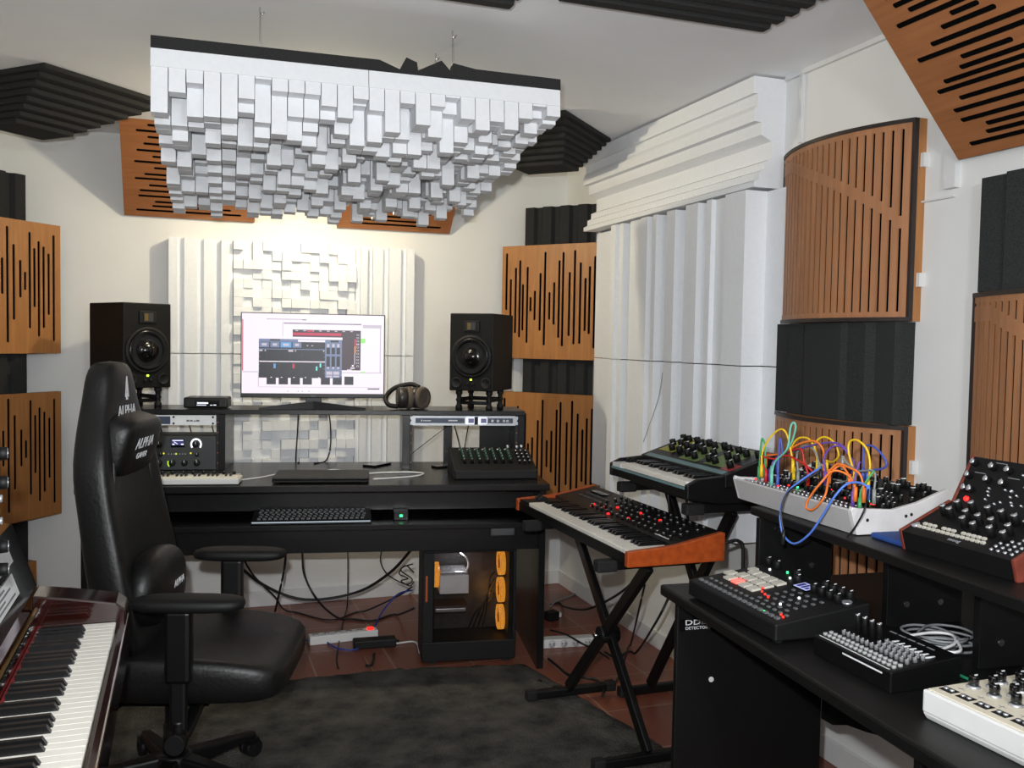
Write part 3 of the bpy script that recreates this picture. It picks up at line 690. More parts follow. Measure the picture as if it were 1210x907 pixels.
sl_m = math.atan2(.048, .15)
P().hexa([(.03, .06, mxz(.06)+.0005), (.29, .06, mxz(.06)+.0005), (.29, .2, mxz(.2)+.0005), (.03, .2, mxz(.2)+.0005), (.03, .06, mxz(.06)+.002), (.29, .06, mxz(.06)+.002), (.29, .2, mxz(.2)+.002), (.03, .2, mxz(.2)+.002)]).build('control_panel', PANEL, MX)
kg = knob_mesh('green_knob', .0075, .018, GREENM); kk = knob_mesh('black_mixer_knob', .0085, .018, BLKM); ks = knob_mesh('mixer_cap', .006, .014, BLKM, cap=SILV)
for i in range(7):
    for j, y in enumerate((.075, .105, .13, .155, .18)):
        inst(kk if j == 0 else kg, 'knob', MX, T((.05 + .034*i, y, mxz(y)+.0018)) @ RX(sl_m))
    P().cyl((.05 + .034*i, .215, .1), (.05 + .034*i, .215, .106), .008, n=12).build('jack_socket', SILV, MX)
for i in range(3):
    for j in range(4): inst(ks, 'knob', MX, T((.292 + .022*i, .07 + .033*j, mxz(.07 + .033*j)+.0018)) @ RX(sl_m))
for k, (x, y) in enumerate(((.27, .25), (.31, .24), (.335, .26))): P().cyl((x, y, .104), (x, y, .118), .006, n=10).build('jack_socket', SILV, MX)
def phone(label, px, py, rz, w=.07, d=.14):
    u, v = dz(px, py, DZ)
    r = thing('smartphone', label, 'phone', M=DT(u, min(v, .6), DZ, rz))
    P().box(0, w, 0, d, 0, .009).build('body', BLK, r, bevel=.004); P().box(.003, w-.003, .004, d-.004, .0089, .0094).build('screen', BLKG, r)
phone('small black phone lying behind the white cable on the desktop', 428, 551, rad(-35))
phone('small black phone lying left of the mixer on the desktop', 509, 552, rad(-60), .05, .1)
cable('desk_cable', 'white cable looping on the desktop between laptop and mixer', [D(.19, .30, DZ+.004), D(.26, .33, DZ+.004), D(.38, .34, DZ+.004), D(.44, .30, DZ+.004), D(.40, .22, DZ+.004), D(.30, .17, DZ+.004), D(.22, .13, DZ+.006)], .0035, CABLEW)
cable('desk_cable', 'white cable running behind the laptop to the white mini keyboard', [D(-.32, .14, DZ+.004), D(-.24, .22, DZ+.004), D(-.16, .33, DZ+.004), D(-.02, .38, DZ+.004), D(.05, .42, DZ+.006), D(.12, .36, DZ+.004), D(.18, .33, DZ+.004)], .0026, CABLEW)
cable('desk_cable', 'black cable hanging from the monitor shelf behind the desktop, left one', [D(-.13, .76, SZ-.02), D(-.135, .765, .92), D(-.14, .74, DZ+.004), D(-.12, .68, DZ+.004)], .0035, CABLE)
cable('desk_cable', 'black cable hanging from the monitor shelf behind the desktop, right one', [D(.01, .76, SZ-.02), D(.02, .77, .95), D(.02, .765, .85), D(.0, .73, DZ+.004), D(-.05, .65, DZ+.004)], .0035, CABLE)
for k, (u0, u1) in enumerate(((.60, .66), (.685, .655), (.63, .36))):
    cable('rack_cable', ('black cable hanging straight down behind the silver converter', 'black cable crossing down behind the silver converter', 'thin black cable slanting left behind the silver converter')[k],
          [D(u0, .672, SZ-.05), D((u0+u1)/2, .70 if k < 2 else .67, .9), D(u1, .69, DZ+.004), D(u1 + .01, .66, DZ+.004)], .003 if k < 2 else .0018, CABLE, 'cables behind the silver converter')
for k, u0 in enumerate((-.83, -.75, -.62, -.52)):
    cable('rack_cable', 'black cable dropping behind the left rack bay, %s' % ('first from the chair', 'second from the chair', 'third from the chair', 'last before the bay wall')[k], [D(u0, .69, SZ-.08), D(u0+.01, .72, .9), D(u0+.02, .71, DZ+.004), D(u0 + .05, .69, DZ+.004)], .003, CABLE, 'cables behind the left rack bay')
PK = thing('computer_keyboard', 'black computer keyboard with white lit edge on the keyboard tray', 'keyboard', M=DT(-.262, .018, .625, rad(1)))
P().hexa([(0, 0, 0), (.475, 0, 0), (.475, .145, 0), (0, .145, 0), (0, 0, .014), (.475, 0, .014), (.475, .145, .036), (0, .145, .036)]).build('case', BLK, PK, bevel=.003)
kc = P().hexa([(-.0075, -.008, 0), (.0075, -.008, 0), (.0075, .008, 0), (-.0075, .008, 0), (-.0055, -.006, .008), (.0055, -.006, .008), (.0055, .006, .008), (-.0055, .006, .008)]).mesh('keycap', mat('keycap', (52, 52, 54), .5))
n_ = 0
for j in range(5):
    for i in range(20):
        inst(kc, 'keycap', PK, T((.03 + .0215*i + .004*(j % 3), .026 + .0255*j, .0165 + .0255*j*.15 + .002)) @ RX(rad(8.6)))
P().box(.004, .471, -.0012, .0005, .008, .013).build('light_strip', glow('keyboard_light', (190, 205, 215), .7), PK)

# ================================================================= COMPUTER TOWER AND CABLES BELOW THE DESK
TOWER_H = .50
PC = thing('computer_tower', 'black computer tower with a glass side and orange glowing fans under the desk', 'computer', M=DT(.43, .10, 0.004, rad(1.5)))
pw, ph, pd = .40, .50, .205
p = P(); p.box(0, pw, 0, pd, .012, .095).box(0, pw, 0, pd, .475, ph).box(0, .05, 0.012, pd, .095, .475).box(pw-.03, pw, .012, pd, .095, .475).box(.05, pw-.03, pd-.03, pd, .095, .475)
p.box(0, .045, 0, .012, .095, .475).box(pw-.012, pw, 0, .012, .095, .475)
p.build('case', BLKM, PC, bevel=.003)
for x in (.03, pw-.05):
    P().box(x, x+.03, .02, pd-.02, -.004, .012).build('foot', RUBBER, PC)
gl = bpy.data.materials.new('smoked_glass'); gl.use_nodes = True; nt = gl.node_tree; nt.nodes.clear()
o_ = nt.nodes.new('ShaderNodeOutputMaterial'); tr = nt.nodes.new('ShaderNodeBsdfTransparent'); gs = nt.nodes.new('ShaderNodeBsdfGlossy'); mx = nt.nodes.new('ShaderNodeMixShader')
nz = nt.nodes.new('ShaderNodeTexNoise'); nz.inputs['Scale'].default_value = 3; rp = nt.nodes.new('ShaderNodeValToRGB'); rp.color_ramp.elements[0].color = (.82, .8, .8, 1); rp.color_ramp.elements[1].color = (.88, .86, .86, 1)
gs.inputs['Roughness'].default_value = .05; mx.inputs[0].default_value = .05
nt.links.new(nz.outputs['Fac'], rp.inputs[0]); nt.links.new(rp.outputs[0], tr.inputs[0]); nt.links.new(tr.outputs[0], mx.inputs[1]); nt.links.new(gs.outputs[0], mx.inputs[2]); nt.links.new(mx.outputs[0], o_.inputs[0])
P().box(.046, pw-.013, .002, .006, .096, .474).build('glass_panel', gl, PC)
P().box(.05, pw-.03, pd-.034, pd-.0305, .1, .47).build('mainboard', mat('mainboard', (34, 32, 32), .6, var=.6, scale=50), PC)
P().box(.075, .20, .035, .165, .29, .37).box(.078, .197, .04, .16, .37, .385, 1).build('cooler', [mat('cooler_white', (225, 225, 225), .5), SILV], PC, bevel=.004)
P().box(.055, .20, .05, .165, .205, .235).box(.06, .19, .045, .05, .21, .225, 1).build('graphics_card', [mat('card_brown', (60, 44, 38), .6), SILV], PC, bevel=.003)
orange = glow('orange_glow', (255, 128, 16), 1.4)
_n = orange.node_tree; _z = _n.nodes.new('ShaderNodeTexNoise'); _z.inputs['Scale'].default_value = 38; _r = _n.nodes.new('ShaderNodeValToRGB')
_r.color_ramp.elements[0].position = .42; _r.color_ramp.elements[1].position = .62; _r.color_ramp.elements[0].color = L3((150, 50, 4)); _r.color_ramp.elements[1].color = L3((255, 190, 70))
_n.links.new(_z.outputs['Fac'], _r.inputs[0]); _n.links.new(_r.outputs[0], _n.nodes['Principled BSDF'].inputs['Emission Color'])
fan_ring = P()
for k in range(2): pass
def fan(x, z, face):
    f = thing_part = None
    M = Matrix.Translation((x, .10, z)) @ RY(PI/2 if face > 0 else -PI/2)
    o = P().lathe([(.040, -.012), (.054, -.012), (.054, .012), (.040, .012), (.040, -.012)], M, 28).build('fan', orange, PC)
    p = P(); p.lathe([(0, -.01), (.018, -.01), (.018, .01), (0, .01)], M, 14)
    for k in range(7):
        a = 2*PI*k/7; q_ = [(.018*math.cos(a), .018*math.sin(a), -.008), (.045*math.cos(a+.2), .045*math.sin(a+.2), -.008), (.045*math.cos(a+.75), .045*math.sin(a+.75), .008), (.018*math.cos(a+.55), .018*math.sin(a+.55), .008)]
        p.face([M @ Vector(v) for v in q_])
    p.build('fan_blades', glow('fan_blade_lit', (200, 90, 10), .35, (40, 26, 14)), o)
for z in (.405, .285, .165): fan(pw-.05, z, -1)
fan(.064, .36, 1)
P().box(.012, .02, -.0015, 0, .27, .38).build('rear_glow_strip', glow('dim_orange', (200, 90, 20), .35), PC)
P().cyl((.165, .09, .462), (.165, .09, .474), .012, n=12).build('inner_light', glow('white_led', (240, 245, 255), 8.), PC)
P().tube([(.165, .09, .46), (.19, .07, .44), (.20, .06, .41), (.19, .06, .38)], .004, 6).build('inner_cable', CABLEW, PC)
for k in range(4): P().tube([(.22 + .02*k, .15, .11), (.24 + .015*k, .08, .2), (.3, .09, .24 + .03*k), (.33, .15, .26 + .03*k)], .003, 6).build('inner_cable', CABLE, PC)
pl = P()
def wall_pt(px, py, y=4.70): return at_y(px, py, y)
def strip(label, p0, p1, sockets, sw):
    a = math.atan2(p1.y-p0.y, p1.x-p0.x); L = (p1-p0).length
    r = thing('power_strip', label, 'power strip', (p0.x, p0.y, 0), a, 'white power strips on the floor')
    P().box(0, L, 0, .052, 0, .04).build('body', WHITEP, r, bevel=.004)
    n = sockets
    for k in range(n):
        x = .03 + (L-.06-(.05 if sw else 0))*k/(n-1)
        for M in (T((x, .026, .04)), ) if sw else (T((x, 0, .02)) @ RX(PI/2), ):
            pp = P().lathe([(0, 0), (.017, 0), (.017, .0012), (0, .0012)], M, 18).build('socket', mat('socket_grey', (190, 190, 192), .5), r)
            for dx in (-.007, .007): P().cyl(M @ Vector((dx, 0, .0012)), M @ Vector((dx, 0, .002)), .0028, n=8).build('socket_hole', RUBBER, pp)
    if sw: P().box(L-.045, L-.018, .012, .04, .0395, .046).build('red_switch', glow('red_switch', (255, 30, 20), 2.5, (120, 10, 10)), r)
    return r
strip('white power strip with a red switch on the tiles left of the computer', at_z(366, 763, 0), at_z(447, 754, 0), 5, True)
strip('white power strip on the tiles right of the desk leg', at_z(630, 767, 0), at_z(702, 763, 0), 5, False)
q0 = at_z(418, 768, 0)
PB = thing('power_adapter', 'black power brick on the tiles left of the computer', 'power adapter', (q0.x, q0.y, 0), rad(-4))
P().box(0, .19, 0, .06, 0, .038).build('body', BLKM, PB, bevel=.006); P().cyl((.19, .03, .018), (.205, .03, .018), .006, n=10).build('cable_boot', RUBBER, PB)
FZ = .007
def under(label, pts, r=.004, m=CABLE, g='cables below the mixing desk'): return cable('floor_cable', label, pts, r, m, g, zmin=r + .0005)
yb = 4.55
under('thick black cable sagging from under the desk to the computer back', [at_y(268, 655, 4.2), at_y(310, 690, 4.3), at_y(360, 708, 4.3), at_y(420, 700, 4.25), at_y(460, 677, 4.15), at_y(487, 648, 4.02), at_y(500, 632, 3.98)], .007)
under('black cable hanging in a deep loop below the desk middle', [at_y(357, 648, 4.1), at_y(360, 680, 4.1), at_y(378, 712, 4.1), at_z(405, 732, FZ), at_z(440, 733, FZ), at_z(470, 726, FZ), at_y(490, 718, 3.98)], .005)
under('black cable hanging straight down behind the desk', [at_y(411, 648, 4.3), at_y(411, 690, 4.3), at_z(410, 718, FZ), at_z(404, 742, FZ), at_z(398, 775, FZ), at_z(400, 790, FZ)], .003)
under('black cable hanging below the desk beside the far armrest', [at_y(338, 648, 4.1), at_y(336, 672, 4.1), at_y(330, 700, 4.1), at_z(325, 722, FZ)], .005)
under('black cable slanting over the tiles behind the seat', [at_y(285, 655, 4.2), at_y(300, 680, 4.25), at_y(325, 705, 4.3), at_z(340, 722, FZ), at_z(390, 732, FZ), at_z(430, 722, FZ), at_y(470, 704, 4.1), at_y(487, 693, 4.02)], .004)
under('thin black cable curling beside the computer back', [at_y(451, 648, 4.25), at_y(450, 665, 4.25), at_y(460, 680, 4.2), at_y(480, 690, 4.1), at_y(487, 684, 4.0), at_y(474, 674, 4.05), at_y(480, 668, 4.05), at_y(489, 676, 3.98)], .003)
under('coiled black wires bunched at the computer back', [at_y(488, 666, 3.96), at_y(476, 670, 4.0), at_y(472, 678, 4.02), at_y(482, 683, 4.0), at_y(474, 686, 4.03), at_y(484, 692, 4.0), at_y(489, 687, 3.96)], .003)
BLUEC = mat('blue_cable', (46, 66, 150), .5)
under('blue cable from the computer back to the white power strip', [at_y(487, 697, 3.97), at_y(470, 702, 4.05), at_y(452, 722, 4.1), at_z(440, 745, FZ), at_z(425, 765, FZ), at_z(400, 766, FZ), at_z(375, 752, FZ), at_z(360, 757, FZ)], .004, BLUEC)
under('white cable from the power strip to the computer', [at_z(449, 757, FZ), at_z(465, 760, FZ), at_z(490, 758, FZ), D(.43, .25, FZ)], .004, CABLEW)
under('thin pale wire on the tiles in front of the power brick', [at_z(430, 775, FZ), at_z(436, 785, FZ), at_z(444, 795, FZ)], .0025, mat('tan_wire', (150, 120, 90), .6))
under('black cable with a plug on the tiles below the power brick', [at_z(442, 772, FZ), at_z(441, 780, FZ), at_z(438, 786, .012), at_z(432, 786, .012)], .006)
GK = 'cables behind the keyboard stand'
under('black cable drooping from the wooden synth toward the corner', [at_y(760, 668, 3.0), at_y(745, 690, 3.1), at_y(720, 708, 3.3), at_y(690, 720, 3.5), at_z(665, 716, FZ), at_z(650, 714, FZ)], .005, CABLE, GK)
under('black cable drooping in a long loop behind the stand legs', [at_y(793, 700, 2.9), at_y(775, 735, 2.95), at_z(750, 772, FZ), at_z(728, 776, FZ), at_z(715, 770, FZ)], .005, CABLE, GK)
under('black cable hanging behind the right stand leg', [at_y(762, 690, 2.9), at_y(755, 720, 2.95), at_z(745, 762, FZ), at_z(735, 790, FZ), at_z(728, 805, FZ)], .004, CABLE, GK)
under('black cable curling on the rug beside the stand foot', [at_z(648, 778, .008), at_z(658, 786, .02), at_z(672, 797, .03), at_z(690, 800, .03), at_z(704, 803, .03), at_z(713, 812, .03), at_z(712, 822, .03)], .006, CABLE, GK)
under('black cable from the power strip over the tiles to the stand', [at_z(650, 744, .06), at_z(668, 749, .065), at_z(688, 760, .06), at_z(705, 768, .02), at_z(720, 778, FZ)], .004, CABLE, GK)
under('grey cable running along the wall corner floor', [at_z(650, 716, FZ), at_z(662, 708, FZ), at_z(676, 703, FZ), at_z(684, 697, FZ)], .004, CABLEG, GK)
PLG = P(); a0 = at_z(650, 735, 0)
o = thing('power_adapter', 'black plug adapter on the tiles between desk leg and stand', 'power adapter', (a0.x, a0.y, 0), .3)
P().box(0, .06, 0, .05, 0, .045).build('body', BLKM, o, bevel=.004); P().box(.06, .085, .015, .035, .01, .03).build('label_tag', WHITEP, o)

# ================================================================= RUG
rug = bpy.data.materials.new('charcoal_rug'); rug.use_nodes = True; nt = rug.node_tree; b = nt.nodes['Principled BSDF']
tc = nt.nodes.new('ShaderNodeTexCoord'); n1 = nt.nodes.new('ShaderNodeTexNoise'); n1.inputs['Scale'].default_value = 7; n1.inputs['Detail'].default_value = 8; n1.inputs['Roughness'].default_value = .65
rp = nt.nodes.new('ShaderNodeValToRGB'); rp.color_ramp.elements[0].position = .32; rp.color_ramp.elements[1].position = .62; rp.color_ramp.elements[0].color = L3((50, 50, 49)); rp.color_ramp.elements[1].color = L3((92, 90, 85))
n2 = nt.nodes.new('ShaderNodeTexNoise'); n2.inputs['Scale'].default_value = 160; bp = nt.nodes.new('ShaderNodeBump'); bp.inputs['Strength'].default_value = .7; bp.inputs['Distance'].default_value = .02
for a, c in ((tc.outputs['Object'], n1.inputs['Vector']), (tc.outputs['Object'], n2.inputs['Vector']), (n1.outputs['Fac'], rp.inputs[0]), (rp.outputs[0], b.inputs['Base Color']), (n2.outputs['Fac'], bp.inputs['Height']), (bp.outputs[0], b.inputs['Normal'])): nt.links.new(a, c)
b.inputs['Roughness'].default_value = 1.; b.inputs['Specular IOR Level'].default_value = .05
p = P(); nx, ny = 60, 80; rr = random.Random(4); gx0, gx1, gy0, gy1 = -.30, 1.47, .9, 3.66
grid = [[None]*(ny+1) for _ in range(nx+1)]
for i in range(nx+1):
    for j in range(ny+1):
        e = min(i, nx-i, j, ny-j); x = gx0 + (gx1-gx0)*i/nx; y = gy0 + (gy1-gy0)*j/ny
        xm = 1.43 + .177*(3.46-y) if y > 2.2 else 1.09
        x2 = gx0 + (xm-gx0)*i/nx
        ym = 3.69 if x2 < .8 else 3.69 - .185*(x2-.8) if x2 < 1.36 else 3.46
        y = gy0 + (ym-gy0)*j/ny; sk = 0
        grid[i][j] = p.bm.verts.new((x2 + rr.uniform(-.006, .006), y + sk + rr.uniform(-.006, .006), .001 if e == 0 else .014 + rr.uniform(0, .005)))
for i in range(nx):
    for j in range(ny):
        f = p.bm.faces.new([grid[i][j], grid[i+1][j], grid[i+1][j+1], grid[i][j+1]]); f.smooth = True
tag(p.build('rug', rug), 'charcoal shaggy rug on the terracotta tiles in the room middle', 'rug')

# ================================================================= CHAIR
CH = thing('gaming_chair', 'black leather gaming chair turned sideways in front of the desk', 'chair', (-.03, 2.855, .018), rad(-16.5))
BX = .085
lv = [(.44, -.17, .20, .045, .02), (.50, -.195, .225, .052, .05), (.60, -.215, .24, .055, .06), (.72, -.235, .24, .055, .06), (.85, -.255, .225, .052, .05), (.96, -.272, .225, .052, .05), (1.04, -.272, .205, .05, .04),
      (1.11, -.272, .155, .052, .015), (1.17, -.27, .122, .05, .005), (1.22, -.27, .108, .047, .0), (1.255, -.27, .09, .042, 0), (1.278, -.27, .058, .03, 0)]
p = P(); rings = []
for z, xc, hw, ht, wing in lv:
    row = []
    for k in range(20):
        t = 2*PI*k/20; c_, s_ = math.cos(t), math.sin(t)
        y = hw*math.copysign(abs(s_)**.55, s_); x = ht*math.copysign(abs(c_)**.6, c_)
        if c_ > -.2: x += wing*abs(y/hw)**2.5
        else: x += wing*.35*abs(y/hw)**3
        row.append(p.bm.verts.new((xc + x, y, z)))
    rings.append(row)
p.loft(rings); BACK = p.build('backrest', LEATHER, CH, Matrix.Translation((BX, 0, 0)), subsurf=1)
p = P()
for s in (-1, 1): p.tube([(-.155 + .0, s*.135, .52), (-.19, s*.15, .72), (-.205, s*.145, .95), (-.215, s*.12, 1.06)], .006, 6)
p.build('seam_piping', mat('leather_seam', (34, 34, 35), .5), BACK)
NP = P().ell((0, 0, 0), (.055, .15, .088), e=.45).build('neck_pillow', LEATHER, CH, Matrix.Translation((-.218 + BX, 0, 1.04)) @ RY(rad(16)), subsurf=1)
LPL = P().ell((-.135 + BX, 0, .62), (.065, .18, .11), e=.8).build('lumbar_pillow', LEATHER, CH, subsurf=1)
def front_M(x, y, z, tilt): return Matrix.Translation((x, y, z)) @ RY(rad(tilt)) @ RZ(PI/2) @ RX(PI/2)
lg = P(); lg.prism([(-.011, 0, 0), (-.004, 0, 0), (.0, .028, 0), (.004, 0, 0), (.011, 0, 0), (.002, .046, 0), (-.002, .046, 0)], (0, 0, .001)); lg.prism([(-.006, -.006, 0), (.0, .008, 0), (.006, -.006, 0)], (0, 0, .001))
lg.build('chair_emblem', PRINT, BACK, front_M(-.213, -.022, 1.175, -1) @ Matrix.Scale(1.3, 4))
lettering('ALPHA', .045, PRINT, BACK, front_M(-.2115, -.024, 1.135, -1), 'chair_lettering'); lettering('GAMER', .022, PRINT, BACK, front_M(-.2105, -.024, 1.10, -2), 'chair_lettering')
lettering('ALPHA', .046, PRINT, NP, front_M(.0565, -.03, .02, 0), 'pillow_lettering'); lettering('GAMER', .026, PRINT, NP, front_M(.0565, -.03, -.018, 0), 'pillow_lettering')
lettering('ALPHA', .03, PRINT, LPL, front_M(-.069 + BX, 0, .63, 2), 'pillow_lettering')
# seat
p = P(); rings = []
for x, hw, z0, z1, bol in [(-.22, .22, .36, .455, .01), (-.19, .25, .34, .47, .03), (-.05, .265, .335, .47, .045), (.1, .265, .335, .468, .045), (.24, .26, .335, .462, .03), (.31, .24, .345, .452, .012), (.335, .2, .37, .43, 0)]:
    row = []
    for k in range(20):
        t = 2*PI*k/20; c_, s_ = math.cos(t), math.sin(t)
        y = hw*math.copysign(abs(c_)**.5, c_); z = (z0+z1)/2 + (z1-z0)/2*math.copysign(abs(s_)**.55, s_)
        if s_ > 0: z += bol*abs(y/hw)**4 - .012*(1 - abs(y/hw))
        row.append(p.bm.verts.new((x + .03, y, z)))
    rings.append(row)
p.loft(rings); p.build('seat', LEATHER, CH, subsurf=1)
P().box(-.13, .13, -.10, .10, .29, .335).box(-.22, -.1, -.04, .04, .30, .33).build('tilt_mechanism', METB, CH, bevel=.005)
for s in (-1, 1):
    P().box(-.21, -.11, s*.235-.012, s*.235+.012, .33, .50).build('recliner_bracket', BLKM, CH, bevel=.008)
P().tube([(-.1, -.10, .31), (-.13, -.17, .30), (-.17, -.22, .27), (-.175, -.235, .235)], .007, 8).build('tilt_lever', METB, CH)
P().box(-.19, -.16, -.245, -.225, .20, .235).build('lever_paddle', mat('grey_paddle', (90, 90, 92), .5), CH, bevel=.004)
for s in (-1, 1):
    a = P().ell((.125, s*.285, .645), (.15, .05, .02), e=.6).build('armrest', BLKM, CH)
    P().box(.065, .135, s*.285-.022, s*.285+.022, .43, .63).build('armrest_post', BLK, a, bevel=.012)
    P().box(.078, .122, s*.285-.014, s*.285+.014, .30, .44).build('armrest_stem', METB, a, bevel=.008)
    P().tube([(.10, s*.285, .33), (.10, s*.28, .285), (.10, s*.24, .27), (.10, s*.1, .30)], .02, 8).build('armrest_bracket', METB, a)
    P().cyl((.10, s*.29, .275), (.10, s*.325, .275), .026, n=16).build('armrest_knob', BLKM, a)
P().lathe([(0, .10), (.034, .10), (.03, .2), (.026, .2), (.026, .29), (0, .29)]).build('gas_column', METB, CH)
P().lathe([(0, .065), (.055, .065), (.05, .11), (.03, .12), (0, .12)]).build('base_hub', BLK, CH)
for k in range(5):
    a = rad(52 + 72*k); M = RZ(a)
    P().hexa([(.03, -.032, .06), (.29, -.02, .055), (.29, .02, .055), (.03, .032, .06), (.03, -.026, .11), (.30, -.014, .075), (.30, .014, .075), (.03, .026, .11)]).build('base_leg', BLK, CH, M, bevel=.007)
    c = P().cyl((.285, -.024, .028), (.285, -.006, .028), .028, n=18).cyl((.285, .006, .028), (.285, .024, .028), .028, n=18).build('castor', BLKM, CH, M)
    P().cyl((.275, 0, .03), (.275, 0, .07), .008, n=10).box(.26, .30, -.026, .026, .045, .06).build('castor_fork', BLK, c)

# ================================================================= PIANO
PN = thing('upright_piano', 'polished mahogany digital piano along the left wall, keys facing the room', 'piano', (-.145, .975, 0), PI/2)
NW, KP = 52, .0235; KL = NW*KP
keyboard(PN, NW, 5, KP, .15, .095, .73, wth=.02, bh=.012)
P().box(-.06, KL+.10, -.022, -.004, .63, .722).build('key_slip', MAHO, PN, bevel=.004)
P().box(-.06, KL+.10, -.004, .62, .63, .708).build('key_bed', MAHO, PN)
P().box(0, KL, .150, .156, .709, .7345).build('red_felt_strip', RED, PN)
for x0, x1 in ((-.06, -.003), (KL+.003, KL+.10)):
    P().prism([(x0, -.02, .7085), (x0, .17, .7085), (x0, .17, .80), (x0, .10, .79), (x0, .0, .772), (x0, -.02, .755)], (x1-x0, 0, 0)).build('cheek_block', MAHO, PN, bevel=.004)
P().box(-.003, KL+.003, .157, .175, .709, .765).build('name_rail', GLOSSB, PN)
P().hexa([(-.003, .165, .765), (KL+.003, .165, .765), (KL+.003, .18, .765), (-.003, .18, .765), (-.003, .20, .80), (KL+.003, .20, .80), (KL+.003, .215, .80), (-.003, .215, .80)]).build('fallboard', MAHO, PN)
rail_ = P().cyl((-.003, .160, .772), (KL, .160, .772), .004, n=8).build('fallboard_hinge', BRASS, PN)
MR = P().hexa([(-.06, .172, .80), (KL+.10, .172, .80), (KL+.10, .20, .80), (-.06, .20, .80), (-.06, .222, .945), (KL+.10, .222, .945), (KL+.10, .25, .945), (-.06, .25, .945)]).build('upper_panel', GLOSSB, PN)
P().box(-.06, KL+.10, .25, .62, .64, .93).build('upper_case', GLOSSB, PN)
P().box(-.06, KL+.10, .25, .62, .93, .945).build('top_lid', MAHO, PN, bevel=.003)
P().box(-.05, KL+.09, .30, .60, .02, .63).build('lower_panel', MAHO, PN)
for x0 in (-.055, KL+.04): P().box(x0, x0+.05, .17, .62, 0, .02).build('foot', MAHO, PN); P().box(x0, x0+.05, .18, .23, .02, .63).build('leg', MAHO, PN)
for k in range(4): P().box(KL-.36 - .05*k, KL-.325 - .05*k, .176, .179, .776, .793).build('gold_letter', BRASS, PN)
# sheets on the upper panel
def sheet(label, y0, y1, s0, s1, seed):
    # y along the piano (world y), s up along slanted panel
    r0 = Vector((-.145-.172-.0012, 0, .80)); up = Vector((-.05, 0, .145))/.1534
    nrm = Vector((.145, 0, .05))/.1534
    M = Matrix(((0, up.x, nrm.x, 0), (1, up.y, nrm.y, 0), (0, up.z, nrm.z, 0), (0, 0, 0, 1)))
    M.translation = r0 + nrm*.002 + Vector((0, y0, 0)) + up*s0
    r = thing('music_sheet', label, 'sheet', M=M, group='paper sheets on the piano')
    w, h = y1-y0, s1-s0
    P().box(0, w, 0, h, 0, .0015).build('paper', PAPER, r)
    p = P(); rr = random.Random(seed)
    for k in range(4): p.box(w*rr.uniform(.1, .2), w*rr.uniform(.6, .92), h*(.16 + .2*k), h*(.16 + .2*k)+.004, .0015, .0019)
    p.build('printing', PRINTG, r)
sheet('white sheet of paper on the piano panel, higher one', 1.72, 2.17, .09, .14, 1)
sheet('white sheet of paper on the piano panel, lower one', 1.78, 2.12, .03, .075, 2)
q0 = Vector((-.42, 1.76, .945))
o = thing('effects_box', 'small black audio box with yellow light standing on the piano at the left edge', 'audio device', q0, rad(8))
P().box(-.16, .115, -.1, .10, 0, .245).build('case', BLKM, o, bevel=.006)
kb = knob_mesh('chrome_knob', .012, .016, BLKM, cap=SILV)
for z in (.22, .17, .06, .02): inst(kb, 'knob', o, T((.116, -.02, z)) @ RY(PI/2))
P().box(.115, .118, .03, .04, .105, .115).build('yellow_light', yl, o)
for z in (.09, .13): P().cyl((.115, .06, z), (.122, .06, z), .007, n=10).build('jack_socket', SILV, o)

# ================================================================= KEYBOARD SYNTHS ON STANDS
def xstand(label, cx, y0, y1, ztop, wx, spread0, spread1, thick=.021, z0=0.):
    """x-brace standing in the wall-parallel plane: legs cross between y0 (near) and y1 (far)"""
    r = thing('keyboard_stand', label, 'keyboard stand', (cx, (y0+y1)/2, z0), 0, 'black x-shaped keyboard stands'); ztop -= z0
    h = (y1-y0)/2
    for s in (-1, 1):
        bot = Vector((s*.012, -s*spread0, .03)); top = Vector((s*.012, s*spread1, ztop-.03))
        d = (top-bot).normalized(); n_ = d.cross(Vector((1, 0, 0)))
        a = []
        for q_, in ((bot,), (top,)):
            for (i, j) in ((-1, -1), (1, -1), (1, 1), (-1, 1)): a.append(q_ + Vector((i*.011, 0, 0)) + n_*j*thick)
        P().hexa(a).build('leg', METB, r, bevel=.004)
        f = P().box(-wx, wx, -s*spread0-.016, -s*spread0+.016, .001, .034).build('floor_bar', METB, r, bevel=.006)
        for e in (-1, 1): P().box(e*wx-.02, e*wx+.02, -s*spread0-.019, -s*spread0+.019, 0, .038).build('rubber_end', RUBBER, f, bevel=.006)
        f = P().box(-.19, .17, s*spread1-.016, s*spread1+.016, ztop-.034, ztop-.0005).build('support_arm', METB, r, bevel=.006)
        P().box(-.20, -.13, s*spread1-.02, s*spread1+.02, ztop-.038, ztop).build('rubber_end', RUBBER, f, bevel=.006)
    P().cyl((-.03, 0, ztop*spread0/(spread0+spread1)), (.04, 0, ztop*spread0/(spread0+spread1)), .03, n=18).build('pivot_disc', METB, r)
    P().cyl((-.05, 0, ztop*spread0/(spread0+spread1)), (-.03, 0, ztop*spread0/(spread0+spread1)), .008, n=10).build('pivot_bolt', CHROME, r)
    return r
S1Z = .70
xstand('black x-shaped stand under the wooden synth in the foreground', 1.40, 2.55, 3.2, S1Z, .165, .30, .32, z0=.02)
S1 = thing('keyboard_synth', 'long keyboard synth with wooden end cheeks on the front stand', 'synthesizer', (1.254, 3.42, S1Z), -PI/2)
SL = .985; SDp = .338
sidep = [(0, 0), (0, .047), (.03, .05), (.16, .058), (.33, .09), (SDp, .088), (SDp, 0)]
for x0 in (0, SL-.022): P().prism([(x0, y-.004, z) for y, z in sidep], (.022, 0, 0)).build('wooden_cheek', WOODS, S1, bevel=.003)
P().box(.022, SL-.022, .006, SDp-.004, 0, .026).build('chassis', METB, S1)
